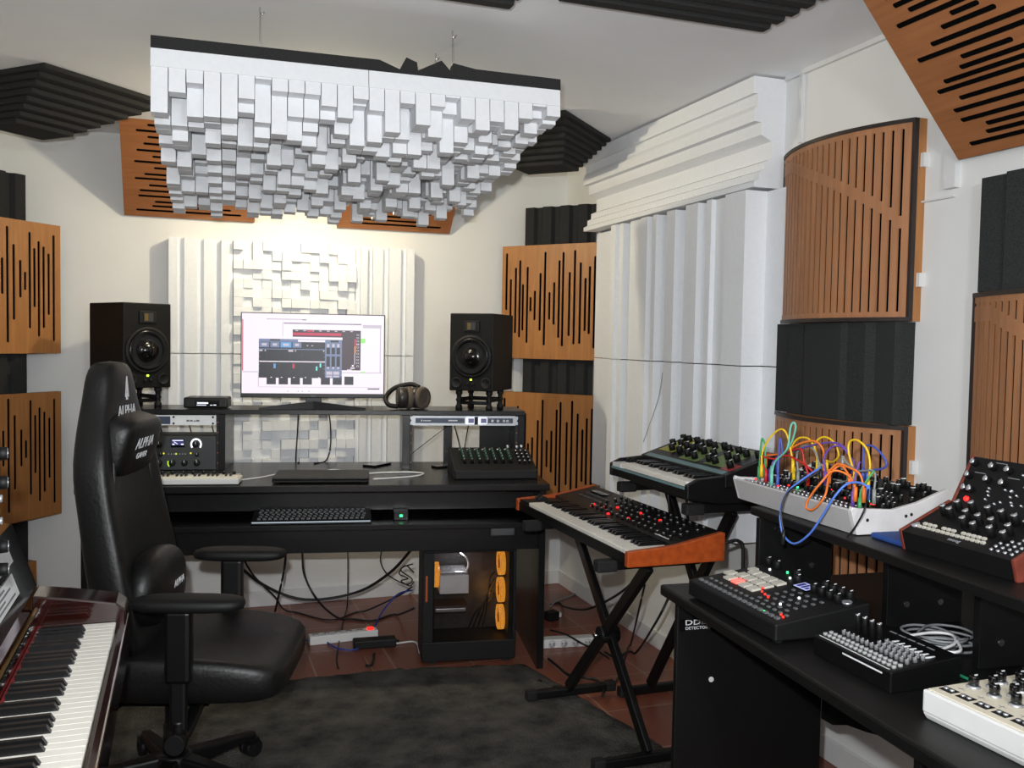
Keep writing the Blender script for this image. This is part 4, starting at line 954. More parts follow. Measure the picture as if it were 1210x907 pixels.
P().box(.022, SL-.022, .002, .006, .002, .036).build('front_lip', METB, S1)
P().box(.022, .115, .006, .165, .026, .046).build('wheel_block', PANEL, S1)
for x in (.05, .085): P().cyl((x-.009, .08, .043), (x+.009, .08, .043), .022, n=18).build('pitch_wheel', BLKM, S1)
keyboard(S1, 36, 0, .0235, .145, .09, .048, T((.116, .008, 0)), wth=.018)
z0s, z1s = .056, .088
P().hexa([(.022, .158, .026), (SL-.022, .158, .026), (SL-.022, SDp-.005, .026), (.022, SDp-.005, .026), (.022, .158, z0s), (SL-.022, .158, z0s), (SL-.022, SDp-.005, z1s), (.022, SDp-.005, z1s)]).build('control_panel', PANEL, S1)
sls = math.atan2(z1s-z0s, SDp-.163)
def s1z(y): return z0s + (y-.158)/(SDp-.163)*(z1s-z0s)
ks1 = knob_mesh('synth_knob', .0058, .012, BLKM, cap=SILV, line=BLKM)
rr = random.Random(21)
for j, y in enumerate((.185, .215, .245, .275, .305)):
    for i in range(15):
        x = .32 + .042*i + (.012 if j % 2 else 0)
        if rr.random() < .9: inst(ks1, 'knob', S1, T((x, y, s1z(y))) @ RX(sls))
ba = P().box(-.005, .005, -.004, .004, 0, .004).mesh('button', mat('synth_button', (70, 70, 74), .5)); bl = P().box(-.005, .005, -.004, .004, 0, .005).mesh('red_button', glow('red_led', (255, 40, 40), 1.6, (120, 20, 20)))
for i in range(12):
    for y in (.2, .23): inst(ba, 'button', S1, T((.10 + .018*i, y + .03, s1z(y + .03))) @ RX(sls))
for x, y in ((.30, .20), (.315, .185), (.37, .215), (.47, .178), (.56, .26), (.585, .20), (.70, .262), (.42, .24)): inst(bl, 'lit_button', S1, T((x, y, s1z(y))) @ RX(sls), 'red lit button')
P().box(.10, .22, .275, .305, s1z(.29)+.0, s1z(.29)+.004).build('display', BLKG, S1)
for k in range(6): P().box(SL-.17 + .016*k, SL-.158 + .016*k, .178, .181 + .003*(k % 2), s1z(.185)-.001, s1z(.185)+.0008).build('name_print', PRINT, S1)
cable('synth_cable', 'short black cable behind the wooden cheek of the front synth', [(1.6, 2.46, .75), (1.65, 2.455, .755), (1.665, 2.45, .70), (1.66, 2.46, .40), (1.62, 2.5, .1), (1.60, 2.5, .008), (1.5, 2.45, .03)], .006, CABLE)

S2Z = .872
xstand('black x-shaped stand under the green-panelled synth by the right wall', 1.74, 2.6, 3.1, S2Z-.02, .13, .30, .24)
S2 = thing('keyboard_synth', 'compact black synth with a green knob panel on the rear stand', 'synthesizer', (1.522, 3.135, S2Z-.02), -PI/2)
L2 = .575; D2 = .34
for x0 in (0, L2-.02): P().prism([(x0, 0, .022), (x0, 0, .068), (x0, .04, .086), (x0, D2*.42, .094), (x0, D2, .155), (x0, D2, 0), (x0, .12, 0)], (.02, 0, 0)).build('end_cheek', BLK, S2, bevel=.004)
P().box(.02, L2-.02, .002, D2, .024, .055).build('chassis', BLK, S2)
P().box(.06, L2-.06, .06, D2-.02, 0, .0245).build('base_rail', METB, S2)
P().box(.021, L2-.021, -.002, .002, .052, .060).build('front_stripe', PBLUE, S2)
P().box(.02, .085, .004, .135, .055, .074).build('wheel_block', WHITEP, S2)
for x in (.04, .066): P().cyl((x-.007, .07, .072), (x+.007, .07, .072), .02, n=16).build('pitch_wheel', BLKM, S2)
keyboard(S2, 19, 3, .0247, .128, .08, .078, T((.086, .006, 0)), wth=.018)
y0p, y1p, z0p, z1p = .137, D2, .096, .163
P().hexa([(-.006, y0p, .055), (L2+.006, y0p, .055), (L2+.006, y1p, .055), (-.006, y1p, .055), (-.006, y0p, z0p), (L2+.006, y0p, z0p), (L2+.006, y1p, z1p), (-.006, y1p, z1p)]).build('control_panel', PANEL, S2, bevel=.003)
s2a = math.atan2(z1p-z0p, y1p-y0p)
def s2z(y): return z0p + (y-y0p)/(y1p-y0p)*(z1p-z0p)
def patch(x0, x1, ya, yb_, m, name='panel_field'):
    P().hexa([(x0, ya, s2z(ya)), (x1, ya, s2z(ya)), (x1, yb_, s2z(yb_)), (x0, yb_, s2z(yb_)), (x0, ya, s2z(ya)+.0012), (x1, ya, s2z(ya)+.0012), (x1, yb_, s2z(yb_)+.0012), (x0, yb_, s2z(yb_)+.0012)]).build(name, m, S2)
patch(.02, L2-.02, .14, .162, PBLUE); patch(.02, .12, .20, .325, PYEL); patch(.125, .205, .205, .325, PANELG); patch(.21, .33, .175, .325, PGREEN); patch(.335, .37, .19, .325, PANELG); patch(.375, .50, .18, .325, PGREEN); patch(.50, .56, .167, .215, PRED); patch(.505, .56, .22, .325, PANELG)
k2 = knob_mesh('black_synth_knob', .0125, .024, BLKM)
for x, y in ((.04, .30), (.045, .25), (.08, .30), (.09, .26), (.10, .215), (.14, .30), (.15, .25), (.165, .21), (.185, .29), (.2, .245), (.225, .3), (.235, .255), (.24, .20), (.275, .29), (.285, .24), (.295, .195), (.325, .30), (.35, .24), (.37, .29), (.385, .2), (.43, .29), (.44, .24), (.43, .195), (.49, .28), (.5, .235), (.545, .29), (.53, .19)):
    inst(k2, 'knob', S2, T((x, y, s2z(y)+.001)) @ RX(s2a))
cable('power_cable', 'thin grey cable hanging on the right wall above the green synth', [at_x(783, 440, 1.86), at_x(778, 470, 1.86), at_x(768, 500, 1.85), at_x(760, 522, 1.85)], .0012, CABLEG)
cable('synth_cable', 'black cable hanging below the green synth, left one', [(1.62, 2.86, .852), (1.63, 2.86, .78), (1.66, 2.9, .68), (1.70, 2.95, .6)], .005, CABLE)
cable('synth_cable', 'black cable hanging below the green synth, right one', [(1.66, 2.80, .852), (1.67, 2.80, .76), (1.69, 2.84, .68), (1.72, 2.9, .6)], .005, CABLE)

# ================================================================= RIGHT DESK
RA = rad(-94.6); RO = Vector((1.162, 2.08, 0)); RZT = .75
def RT(x, y, z=0., rz=0.):
    c_, s_ = math.cos(RA), math.sin(RA); return T((RO.x + x*c_ - y*s_, RO.y + x*s_ + y*c_, z), RA + rz)
RD = thing('equipment_desk', 'black two-tier equipment desk along the right wall', 'desk', M=RT(0, 0))
RL = 1.45; RDp = .78
P().box(0, RL, 0, RDp, RZT-.028, RZT).build('desktop', DESKR, RD, bevel=.006)
P().box(.03, .048, .03, .46, 0, RZT-.0285).build('side_panel', DESKR, RD, bevel=.002)
P().box(.93, .948, .03, .459, 0, RZT-.0285).build('side_panel', DESKR, RD, bevel=.002)
pr = [(.048, .46, RZT-.029), (.048, .46, .372), (.10, .46, .375), (.16, .46, .40), (.24, .46, .415), (.34, .46, .44), (.46, .46, .46), (.60, .46, .455), (.75, .46, .43), (.85, .46, .40), (.93, .46, .375), (1.385, .46, .375), (1.385, .46, RZT-.029)]
P().prism(pr, (0, .018, 0)).build('modesty_panel', DESKR, RD)
P().box(1.385, 1.403, .03, RDp-.05, 0, RZT-.0285).build('side_panel', DESKR, RD)
FM = RZ(PI/2) @ RX(PI/2)      # lettering faces along the desk towards the viewer
P().cyl((.048, .129, .506), (.0505, .129, .506), .007, n=14).build('screw_cap', WHITEP, RD)
P().cyl((.048, .43, .66), (.0505, .43, .66), .004, n=12).build('screw_cap', CHROME, RD)
P().box(.0481, .0495, .036, .124, .638, .668).build('badge', BLKG, RD, bevel=.0004)
lettering('DDL', .019, PRINT, RD, T((.0500, .080, .6590)) @ FM @ Matrix.Diagonal((1.6, 1, 1, 1)), 'badge_lettering'); lettering('DETECTOR', .011, PRINT, RD, T((.0500, .084, .6445)) @ FM @ Matrix.Diagonal((1.15, 1, 1, 1)), 'badge_lettering')
SHZ = .95
P().box(.02, RL, .245, RDp-.06, SHZ-.022, SHZ).build('upper_shelf', DESKR, RD, bevel=.003)
for x, a, b_ in ((.06, .24, .455), (.425, .348, .548), (.695, .351, .55), (1.2, .26, .5)):
    up_ = P().box(x, x+.018, a, b_, RZT+.0005, SHZ-.0225).build('shelf_upright', DESKR, RD, bevel=.001)
    for yy in (a+.05, b_-.06):
        for zz in (RZT+.05, SHZ-.05): P().cyl((x+.018, yy, zz), (x+.0205, yy, zz), .007, n=14).build('cam_screw', CHROME, up_)

# drum machine with pads
DM = thing('drum_machine', 'black drum machine with white pads, one lit red, on the lower desk tier', 'drum machine', (1.172, 1.955, RZT), rad(-92.2))
dw, dd = .375, .235
def dmz(y): return .043 + y/dd*.03
P().hexa([(0, 0, .006), (dw, 0, .006), (dw, dd, .006), (0, dd, .006), (0, 0, dmz(0)), (dw, 0, dmz(0)), (dw, dd, dmz(dd)), (0, dd, dmz(dd))]).build('case', BLKM, DM, bevel=.004)
for x, y in ((.02, .02), (dw-.02, .02), (.02, dd-.02), (dw-.02, dd-.02)): P().cyl((x, y, 0), (x, y, .008), .01, n=10).build('rubber_foot', RUBBER, DM)
da = math.atan2(.03, dd)
pad = P().box(-.013, .013, -.0125, .0125, 0, .005).mesh('pad', PADW); padr = P().box(-.013, .013, -.0125, .0125, 0, .005).mesh('pad_lit', glow('pad_red', (255, 90, 80), 1.3, (200, 120, 110)))
for i in range(4):
    for j in range(3):
        x, y = .055 + .034*i, .085 + .034*j
        if (i, j) == (1, 0): inst(padr, 'pad', DM, T((x, y, dmz(y))) @ RX(da), 'red lit pad')
        else: inst(pad, 'pad', DM, T((x, y, dmz(y))) @ RX(da))
inst(pad, 'pad', DM, T((.028, .165, dmz(.165))) @ RX(da) @ Matrix.Scale(.8, 4)); inst(pad, 'pad', DM, T((.022, .105, dmz(.105))) @ RX(da))
tb = P().box(-.006, .006, -.0045, .0045, 0, .004).mesh('step_button', mat('step_button', (96, 98, 100), .5))
for i in range(16): inst(tb, 'step_button', DM, T((.025 + .0215*i, .022, dmz(.022))) @ RX(da))
for i in range(15): inst(tb, 'step_button', DM, T((.03 + .0225*i, .047, dmz(.047))) @ RX(da) @ Matrix.Scale(.7, 4))
for j in range(5):
    for i in range(5): inst(tb, 'step_button', DM, T((.215 + .026*i, .065 + .022*j, dmz(.065 + .022*j))) @ RX(da) @ Matrix.Scale(.7, 4))
k3 = knob_mesh('encoder', .0085, .02, BLKM)
for i in range(4):
    for j in range(2): inst(k3, 'knob', DM, T((.255 + .028*i, .18 + .032*j, dmz(.18 + .032*j))) @ RX(da))
for x, y in ((.06, .215), (.15, .21), (.18, .19), (.02, .215)): inst(k3, 'knob', DM, T((x, y, dmz(y))) @ RX(da))
P().box(-.026, .026, -.018, .018, 0, .003).box(-.024, .024, -.016, .016, .003, .0035, 1).box(-.02, -.008, -.012, .012, .0035, .0038, 2).box(-.004, .006, -.012, .012, .0035, .0038, 2).box(.01, .02, -.012, .0, .0035, .0038, 2).build('display', [BLKG, glow('display_pale', (190, 200, 255), 1.), glow('meter_blue', (50, 48, 110), 1.)], DM, T((.215, .185, dmz(.185))) @ RX(da))
ld = {'red': glow('red_led2', (255, 50, 36), 1.8), 'white': glow('white_led2', (240, 245, 255), 3.), 'green': glow('green_led', (40, 255, 130), 4.)}
for x, y, c in ((.165, .105, 'red'), (.185, .09, 'red'), (.205, .085, 'red'), (.225, .08, 'red'), (.15, .11, 'red'), (.27, .13, 'white'), (.28, .075, 'white'), (.335, .04, 'red'), (.35, .035, 'red'), (.10, .215, 'green'), (.055, .195, 'white'), (.14, .195, 'white'), (.3, .022, 'green')):
    P().cyl((0, 0, 0), (0, 0, .004), .0026, n=10).build('indicator_light', ld[c], DM, T((x, y, dmz(y))) @ RX(da))
P().cyl((0, 0, 0), (0, 0, .004), .011, n=16).build('volume_cap', SILV, DM, T((.35, .195, dmz(.195))) @ RX(da))

# small analog drum box
DB = thing('drum_machine', 'small black drum box with rows of grey buttons near the white synth', 'drum machine', (1.200, 1.512, RZT), rad(-91.5))
bw_, bd_ = .222, .158
def dbz(y): return .04 + y/bd_*.016
P().hexa([(0, 0, .0), (bw_, 0, .0), (bw_, bd_, .0), (0, bd_, .0), (0, 0, dbz(0)), (bw_, 0, dbz(0)), (bw_, bd_, dbz(bd_)), (0, bd_, dbz(bd_))]).build('case', BLK, DB, bevel=.003)
ba_ = math.atan2(.016, bd_)
gb = P().lathe([(0, 0), (.0048, 0), (.0044, .005), (0, .005)], n=10).mesh('grey_button', mat('drum_button', (150, 150, 150), .5)); gk = knob_mesh('grey_knob', .0042, .009, mat('drum_knob', (120, 120, 122), .5))
for i in range(16):
    inst(gb, 'step_button', DB, T((.014 + .013*i, .018, dbz(.018))) @ RX(ba_)); inst(gb, 'step_button', DB, T((.014 + .013*i, .032, dbz(.032))) @ RX(ba_))
for i in range(14):
    for j in range(3 if i > 5 else 1): inst(gk, 'knob', DB, T((.03 + .0135*i, .05 + .018*j, dbz(.05 + .018*j))) @ RX(ba_))
sl_ = knob_mesh('tall_knob', .0055, .034, BLKM, cap=SILV)
for i in range(4): inst(sl_, 'tall_knob', DB, T((.03 + .021*i, .085, dbz(.085))) @ RX(ba_))
for i in range(7): P().box(.108 + .0155*i, .111 + .0155*i, .09, .115, dbz(.1)+.0003, dbz(.115)+.001).build('white_arc', PRINT, DB)
P().box(.01, .21, .006, .008, dbz(.007), dbz(.007)+.0006).box(.09, .20, -.0006, 0, .03, .033).build('white_line', PRINT, DB)
for k in range(5): P().box(.06 + .025*k, .078 + .025*k, .135, .139, dbz(.137), dbz(.137)+.0007).build('white_print', PRINTG, DB)
cable('green_cable', 'green cable running on the desk behind the small drum box', [(1.43, 1.60, RZT+.004), (1.42, 1.52, RZT+.004), (1.40, 1.42, RZT+.004), (1.385, 1.30, RZT+.004), (1.40, 1.22, RZT+.004), (1.43, 1.08, RZT+.004)], .003, mat('green_cable', (28, 120, 84), .5))
pts = []
rr = random.Random(2); c0 = at_z(1108, 765, RZT)
for k in range(60):
    a = k*.62; R_ = .055 + .022*math.sin(k*.9); pts.append((c0.x + R_*1.0*math.cos(a), c0.y + R_*.95*math.sin(a), RZT + .006 + k*.0005))
cable('coiled_cable', 'coil of grey cables on the desk between two shelf uprights', pts, .0028, CABLEG, sub=3)
def lead(label, px, pz=.0):
    o = thing('audio_lead', label, 'cable', (0, 0, 0), 0, 'white audio leads on the coil')
    w = [at_z(x, y, RZT + .045) for x, y in px]
    P().tube(w, .003, 6).build('wire', CABLEW, o); d = (w[0]-w[1]).normalized()
    P().cyl(w[0], w[0] + d*.03, .0055, n=10).build('jack_plug', WHITEP, o)
lead('white lead with its plug pointing at the small drum box', [(1068, 752), (1085, 749), (1105, 747), (1125, 750), (1128, 760), (1110, 768)])
lead('white lead with a thick plug across the cable coil', [(1085, 759), (1100, 763), (1120, 770), (1135, 768), (1130, 755)])

# white synth at the lower right
WS = thing('desktop_synth', 'white desktop synth with black knobs at the lower right corner', 'synthesizer', (1.170, 1.190, RZT), rad(-88.5))
ww_, wdp = .37, .26
P().hexa([(.004, .006, .0), (ww_, .006, .0), (ww_, wdp, .0), (.004, wdp, .0), (0, 0, .012), (ww_, 0, .012), (ww_, wdp, .012), (0, wdp, .012)]).box(0, ww_, 0, wdp, .012, .05).build('case', WHITEP, WS, bevel=.003)
P().box(.006, ww_-.006, .006, wdp-.006, .05, .0525).build('top_panel', CREAM, WS, bevel=.001)
k4 = knob_mesh('white_synth_knob', .0085, .02, BLKG, skirt=SILV)
for i in range(8):
    for j in range(5): inst(k4, 'knob', WS, T((.028 + .041*i + (.012 if j % 2 else 0), .083 + .031*j, .0525)))
for i in range(9):
    f = P().box(.012 + .0345*i, .038 + .0345*i, .022, .042, .0525, .0532).build('black_field', BLKM, WS)
    P().lathe([(0, 0), (.0042, 0), (.0042, .003), (0, .003)], T((.019 + .0345*i, .032, .0532)), 10).build('socket', SILV, f); P().lathe([(0, 0), (.0042, 0), (.0042, .003), (0, .003)], T((.031 + .0345*i, .032, .0532)), 10).build('socket', SILV, f)
for i in range(6): P().box(.02 + .04*i, .034 + .04*i, .056, .0572, .0525, .0529).box(.0265 + .04*i, .0275 + .04*i, .05, .062, .0525, .0529).build('panel_mark', PRINTG, WS)
P().box(.03, .08, .232, .238, .0525, .0535).build('panel_slot', BLKM, WS)

# modular case on the shelf
MC = thing('modular_case', 'light grey modular synth case full of black modules on the upper shelf', 'modular synth', (1.434, 2.150, SHZ + .0), rad(-92.2))
ml, md = .50, .27
prof_c = [(.004, .002), (-.014, .058), (-.010, .066), (.006, .062), (.10, .056), (.17, .07), (.25, .098), (md, .09), (md-.01, .002)]
P().prism([(.012, y, z) for y, z in [(.004, .002), (-.014, .056), (-.010, .06), (.004, .052), (.1, .046), (.17, .06), (.25, .088), (md, .085), (md-.01, .002)]], (ml-.024, 0, 0)).build('case_body', GREYP, MC)
for x0 in (0, ml-.012): P().prism([(x0, y, z) for y, z in prof_c], (.012, 0, 0)).build('end_cheek', mat('case_white', (206, 204, 204), .45), MC, bevel=.002)
for yy, zz in ((.03, .035), (.135, .04), (.15, .043)): P().cyl((ml, yy, zz), (ml+.0008, yy, zz), .004, n=10).build('screw_hole', RUBBER, MC)
def mcz(y): return .052 - y*.06 if y < .1 else .046 + (y-.1)/.07*.014 if y < .17 else .06 + (y-.17)/.08*.028
mods = [.05, .04, .06, .04, .05, .07, .045, .05, .07]; x = .014
rr = random.Random(8)
mk = knob_mesh('module_knob', .006, .015, BLKM); mks = knob_mesh('module_knob_white', .0075, .02, BLKM, cap=WHITEP); sk = P().lathe([(0, 0), (.0035, 0), (.0035, .003), (.0018, .003), (0, .002)], n=8).mesh('socket', SILV)
nk = 0
for im, mw_ in enumerate(mods):
    c = [mat('module_silver', (150, 150, 148), .45), PANELG, PANEL, mat('module_silver', (150, 150, 148), .45), PANEL, PANELG, PANEL, PANEL, PANEL][im]
    mo = P()
    ys = [.004, .1, .17, .245]
    for a, b_ in zip(ys, ys[1:]):
        mo.hexa([(x, a, mcz(a)), (x+mw_-.001, a, mcz(a)), (x+mw_-.001, b_, mcz(b_)), (x, b_, mcz(b_)), (x, a, mcz(a)+.004), (x+mw_-.001, a, mcz(a)+.004), (x+mw_-.001, b_, mcz(b_)+.004), (x, b_, mcz(b_)+.004)])
    mo = mo.build('module', c, MC)
    n = max(2, int(mw_/.0145))
    for j, y in enumerate((.014, .026, .055, .085, .115, .14, .165, .20, .23)):
        for i in range(n):
            xx = x + mw_*(i+.5)/n
            if j < 3: inst(sk, 'socket', mo, T((xx, y, mcz(y)+.004)))
            elif rr.random() < .62: inst(mks if rr.random() < .26 else mk, 'knob', mo, T((xx, y, mcz(y)+.004)))
    if rr.random() < .9:
        lt = [glow('red_led', (255, 40, 40), 3.), glow('green_led', (40, 255, 130), 4.)][im % 2]
        for _ in range(2): P().cyl((0, 0, 0), (0, 0, .004), .003, n=8).build('indicator_light', lt, mo, T((x + mw_*rr.uniform(.2, .8), rr.uniform(.03, .2), .056)) @ T((0, 0, 0)))
    x += mw_
q0 = at_z(1018, 632, SHZ)
bp_ = P().box(0, .10, -.16, 0, 0, .012); o = tag(bp_.build('blue_pad', BLUEPAD, M=T((1.436, 1.635, SHZ), rad(-4)), bevel=.004), 'blue pad on the shelf under the front end of the modular case', 'pad')
o.location = (1.44, 1.633, SHZ)
# patch leads: pixel way-points on an upright plane through the case
nrm_x = lambda px, py, d: at_x(px, py, 1.434 + d)
def patch_lead(label, colr, pts, d0, d1, mname):
    m = mat(mname, colr, .45); n = len(pts)
    w = [nrm_x(q_[0], q_[1], q_[2] if len(q_) > 2 else d0 + (d1-d0)*i/(n-1.)) for i, q_ in enumerate(pts)]
    o = thing('patch_lead', label, 'patch cable', (0, 0, 0), 0, 'coloured patch leads in the modular case')
    P().tube(w, .0026, 7).build('wire', m, o)
    for e, f in ((0, 1), (-1, -2)):
        if e == -1 and not (w[-1].z < w[-2].z): continue
        a = w[e]; dn = Vector((0, 0, -1)); P().cyl(a + Vector((0, 0, .004)), a + Vector((0, 0, -.030)), .0042, .0048, n=10).build('jack_plug', m, o)
YE, OR, BL, PU, RE, GR, TE, GY, SB = (232, 190, 30), (228, 118, 44), (62, 84, 170), (104, 74, 160), (186, 34, 34), (60, 150, 90), (110, 190, 170), (132, 136, 134), (84, 124, 214)
patch_lead('yellow patch lead arching at the left end of the modular case', YE, [(900, 550), (901, 533), (910, 517), (922, 507), (930, 514), (937, 545)], .02, .05, 'lead_yellow')
patch_lead('short green patch lead standing at the far left of the modular case', GR, [(897, 553), (899, 528), (901, 518), (904, 528), (904, 550)], .03, .03, 'lead_green')
patch_lead('pale turquoise patch lead with a tall narrow loop', TE, [(912, 560), (916, 545), (930, 530), (934, 505), (938, 499), (940, 506), (934, 525), (922, 541), (912, 552)], .02, .05, 'lead_turquoise')
patch_lead('blue patch lead standing upright behind the turquoise loop', BL, [(919, 562), (920, 540), (922, 517), (924, 535), (919, 545)], .03, .04, 'lead_blue')
patch_lead('yellow patch lead arching over the middle left of the case', YE, [(938, 553), (935, 530), (943, 518), (955, 518), (963, 530), (968, 550)], .07, .10, 'lead_yellow')
patch_lead('yellow patch lead in a round loop behind the orange arch', YE, [(966, 545), (963, 525), (973, 516), (985, 522), (991, 537), (985, 545), (977, 545)], .09, .12, 'lead_yellow')
patch_lead('orange patch lead arching from the red leads to the case middle', OR, [(905, 538), (925, 535), (945, 524), (962, 521), (972, 530), (974, 550)], .04, .09, 'lead_orange')
patch_lead('orange patch lead looping low over the case front', OR, [(980, 556), (990, 548), (1003, 552), (1016, 560), (1021, 578)], .01, .03, 'lead_orange')
patch_lead('orange patch lead hanging down over the grey case front', OR, [(1011, 577, .02), (1003, 562, .02), (985, 556, 0), (970, 570, -.035), (955, 590, -.04), (953, 600, -.042), (962, 601, -.042), (975, 585, -.04), (980, 562, 0), (993, 550, .03), (1004, 562, .05)], -.035, -.01, 'lead_orange')
patch_lead('purple patch lead arching over the case middle', PU, [(975, 558), (974, 540), (983, 528), (995, 528), (1004, 540), (1010, 562)], .05, .07, 'lead_purple')
patch_lead('purple patch lead running flat behind the orange arches', PU, [(910, 555), (918, 540), (945, 530), (975, 523), (995, 526), (1008, 545)], .05, .11, 'lead_purple')
patch_lead('yellow patch lead with a high arch at the right of the case', YE, [(1010, 560), (1003, 535), (1004, 522), (1013, 520), (1024, 530), (1028, 548), (1026, 568)], .06, .07, 'lead_yellow')
patch_lead('dark blue patch lead bulging to the right above the case', BL, [(1020, 555), (1021, 530), (1028, 526), (1038, 532), (1047, 545), (1044, 553), (1025, 556)], .09, .09, 'lead_blue')
patch_lead('red patch lead lying in a wave at the left of the case', RE, [(905, 556), (899, 540), (915, 542), (930, 538), (950, 548), (962, 558), (972, 557)], .02, .06, 'lead_red')
patch_lead('second red patch lead crossing towards the middle of the case', RE, [(900, 535), (920, 537), (945, 530), (950, 545), (955, 560)], .06, .07, 'lead_red')
patch_lead('grey patch lead curving behind the orange arches', GY, [(943, 558), (942, 535), (952, 526), (963, 533), (968, 548)], .08, .09, 'lead_grey')
patch_lead('grey patch lead lying flat towards the dark blue lead', GY, [(996, 540), (1002, 548), (1015, 556), (1033, 557), (1033, 580)], .06, .05, 'lead_grey')
patch_lead('green patch lead slanting up at the right of the case', GR, [(1016, 590), (1018, 578), (1026, 565), (1033, 556)], .02, .05, 'lead_green')
patch_lead('purple patch lead plugged upright beside the orange plugs', PU, [(1008, 583), (1009, 570), (1012, 556), (1016, 545)], .02, .05, 'lead_purple')
patch_lead('light blue patch lead hanging in a deep loop in front of the case', SB, [(1026, 575, .02), (1015, 570, .0), (1000, 572, -.035), (985, 588, -.06), (970, 612, -.06), (955, 632, -.06), (938, 642, -.06), (925, 630, -.06), (922, 605, -.06), (930, 582, -.045), (950, 565, 0), (970, 552, .05)], .0, .05, 'lead_sky')
patch_lead('black patch lead drooping beside the light blue loop', (22, 22, 24), [(970, 556, .03), (950, 568, -.01), (930, 583, -.06), (923, 605, -.075), (926, 628, -.075)], -.01, -.06, 'lead_black')
cable('power_cable', 'black cable hanging over the right end of the modular case front', [at_x(1026, 578, 1.44), at_x(1022, 600, 1.40), at_x(1012, 620, 1.395), at_x(1000, 636, 1.39)], .0022, CABLE)

# two-tier black synth with wooden sides
TS = thing('two_tier_synth', 'black two-tier analog synth with red-brown wooden sides on the upper shelf', 'synthesizer', (1.425, 1.520, SHZ), rad(-90.5))
tw = .288
low = [(0, 0), (-.012, .042), (.118, .100), (.125, .095), (.125, 0)]
upp = [(.1255, .0), (.1255, .096), (.178, .195), (.20, .188), (.20, 0)]
for x0 in (0, tw-.008):
    P().prism([(x0, y, z) for y, z in low], (.008, 0, 0)).build('wooden_side', WOODM, TS, bevel=.0015)
    P().prism([(x0, y, z) for y, z in upp], (.008, 0, 0)).build('wooden_side', WOODM, TS, bevel=.0015)
P().prism([(.008, y, z) for y, z in [(.001, .001), (-.010, .04), (.118, .097), (.124, .092), (.124, .001)]], (tw-.016, 0, 0)).build('lower_body', BLKM, TS)
P().prism([(.008, y, z) for y, z in [(.1265, .001), (.1265, .094), (.178, .192), (.199, .185), (.199, .001)]], (tw-.016, 0, 0)).build('upper_body', BLKM, TS)
la = math.atan2(.057, .128); lo0 = Vector((0, -.010, .040)); ld_ = Vector((0, .128, .057)).normalized()
ua = math.atan2(.098, .0515); up0 = Vector((0, .1265, .094)); ud_ = Vector((0, .0515, .098)).normalized()
def on(o0, d, a, x_, s_): return Matrix.Translation(o0 + d*s_ + Vector((x_, 0, 0))) @ RX(a)
kn = knob_mesh('tall_black_knob', .0078, .022, BLKM, cap=SILV, line=SILV); kn2 = knob_mesh('upper_knob', .0075, .014, BLKM, cap=SILV, line=SILV)
for i, (x_, s_) in enumerate(((.055, .115), (.085, .122), (.062, .085), (.10, .09), (.13, .118), (.135, .085), (.165, .115), (.17, .082), (.20, .11), (.115, .065), (.19, .055), (.235, .10), (.215, .075), (.15, .055), (.225, .05), (.26, .115), (.04, .09), (.26, .085))):
    inst(kn, 'knob', TS, on(lo0, ld_, la, x_, s_))
sb = P().box(-.0042, .0042, -.003, .003, 0, .004).mesh('step_button', PADW)
for i in range(14): inst(sb, 'step_button', TS, on(lo0, ld_, la, .03 + .0125*i, .028)); 
for i in range(13): inst(sb, 'step_button', TS, on(lo0, ld_, la, .034 + .0125*i, .041)) if i not in (3, 7) else None
P().lathe([(0, 0), (.009, 0), (.009, .004), (0, .005)], n=14).build('round_button', SILV, TS, on(lo0, ld_, la, .018, .03))
for i in range(4):
    for j in range(8): inst(sk, 'socket', TS, on(lo0, ld_, la, .222 + .0155*i, .016 + .0155*j*.8)) if not (j > 3 and i < 2) else None
for x_, s_ in ((.02, .095), (.07, .092), (.11, .09), (.2, .092), (.02, .065), (.07, .062), (.11, .06), (.19, .06), (.225, .058), (.04, .035), (.25, .09), (.025, .035)): inst(kn2, 'knob', TS, on(up0, ud_, ua, x_, s_))
sm = P().lathe([(0, 0), (.0028, 0), (.002, .006), (0, .006)], n=8).mesh('toggle', SILV)
rr = random.Random(5)
for _ in range(26): inst(sm, 'toggle', TS, on(up0, ud_, ua, rr.uniform(.08, .27), rr.uniform(.012, .05)))
for x_, s_ in ((.145, .085), (.16, .06), (.235, .075), (.15, .04)): inst(sm, 'toggle', TS, on(up0, ud_, ua, x_, s_))
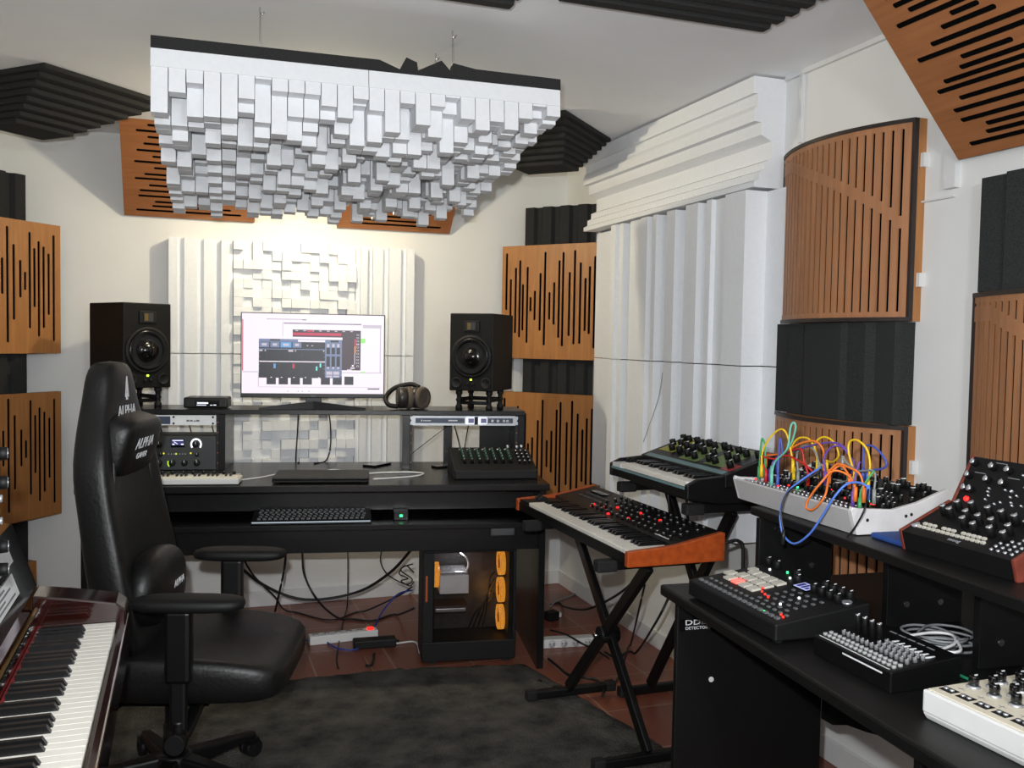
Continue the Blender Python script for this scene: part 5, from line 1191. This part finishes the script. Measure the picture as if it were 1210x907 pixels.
P().lathe([(0, 0), (.006, 0), (.005, .004), (0, .004)], n=14).build('red_lamp', glow('red_lamp', (255, 40, 36), 2.5, (140, 20, 20)), TS, on(up0, ud_, ua, .035, .014))
lettering('moog', .013, PRINTG, TS, on(lo0, ld_, la, .135, .014) @ Matrix.Translation((0, 0, .0006)), 'maker_mark')
for k in range(6): P().box(-.014, .014, -.0008, .0008, 0, .0004).build('panel_print', PRINTG, TS, on(up0, ud_, ua, .04 + .042*k, .104 if k % 2 else .076))

# ================================================================= LIGHT
def point(name, loc, W, col, r):
    l = bpy.data.lights.new(name, 'POINT'); l.energy = W; l.color = col; l.shadow_soft_size = r
    o = bpy.data.objects.new(name, l); COL.objects.link(o); o.location = loc; return o
fl_ = bpy.data.lights.new('camera_flash', 'SPOT'); fl_.energy = 205.; fl_.color = (.95, .98, 1.); fl_.shadow_soft_size = .018; fl_.spot_size = rad(112); fl_.spot_blend = 1.
fo = bpy.data.objects.new('camera_flash', fl_); COL.objects.link(fo); fo.location = (-.045, .05, EYE + .11); fo.rotation_euler = (rad(89), 0, YAW)
point('tower_led', (1.12, 3.75, .452), .4, (.95, .97, 1.), .01)
point('tower_glow', (1.25, 3.74, .28), .35, (1., .45, .08), .03)
point('lamp_light', (.55, 3.97, 2.19), 34., (1., .89, .64), .03)
point('fill_light', (.5, -.35, 1.9), 62., (.95, .98, 1.), .12)  # added fill from the made-up pendant behind the camera
w = bpy.data.worlds.new('world'); sc.world = w; w.use_nodes = True
w.node_tree.nodes['Background'].inputs[0].default_value = (.5, .55, .6, 1); w.node_tree.nodes['Background'].inputs[1].default_value = .05

# ================================================================= CAMERA
cam = bpy.data.cameras.new('camera'); co = bpy.data.objects.new('camera', cam); COL.objects.link(co)
cam.sensor_fit = 'HORIZONTAL'; cam.sensor_width = 36.; cam.lens = FPX/W_*36.; cam.clip_start = .02
co.matrix_world = Matrix.Translation((0, 0, EYE)) @ CR.to_4x4()
sc.camera = co
sc.view_settings.view_transform = 'Standard'; sc.view_settings.look = 'None'; sc.view_settings.exposure = 0.; sc.view_settings.gamma = 1.
try: sc.view_settings.use_curve_mapping = False
except Exception: pass
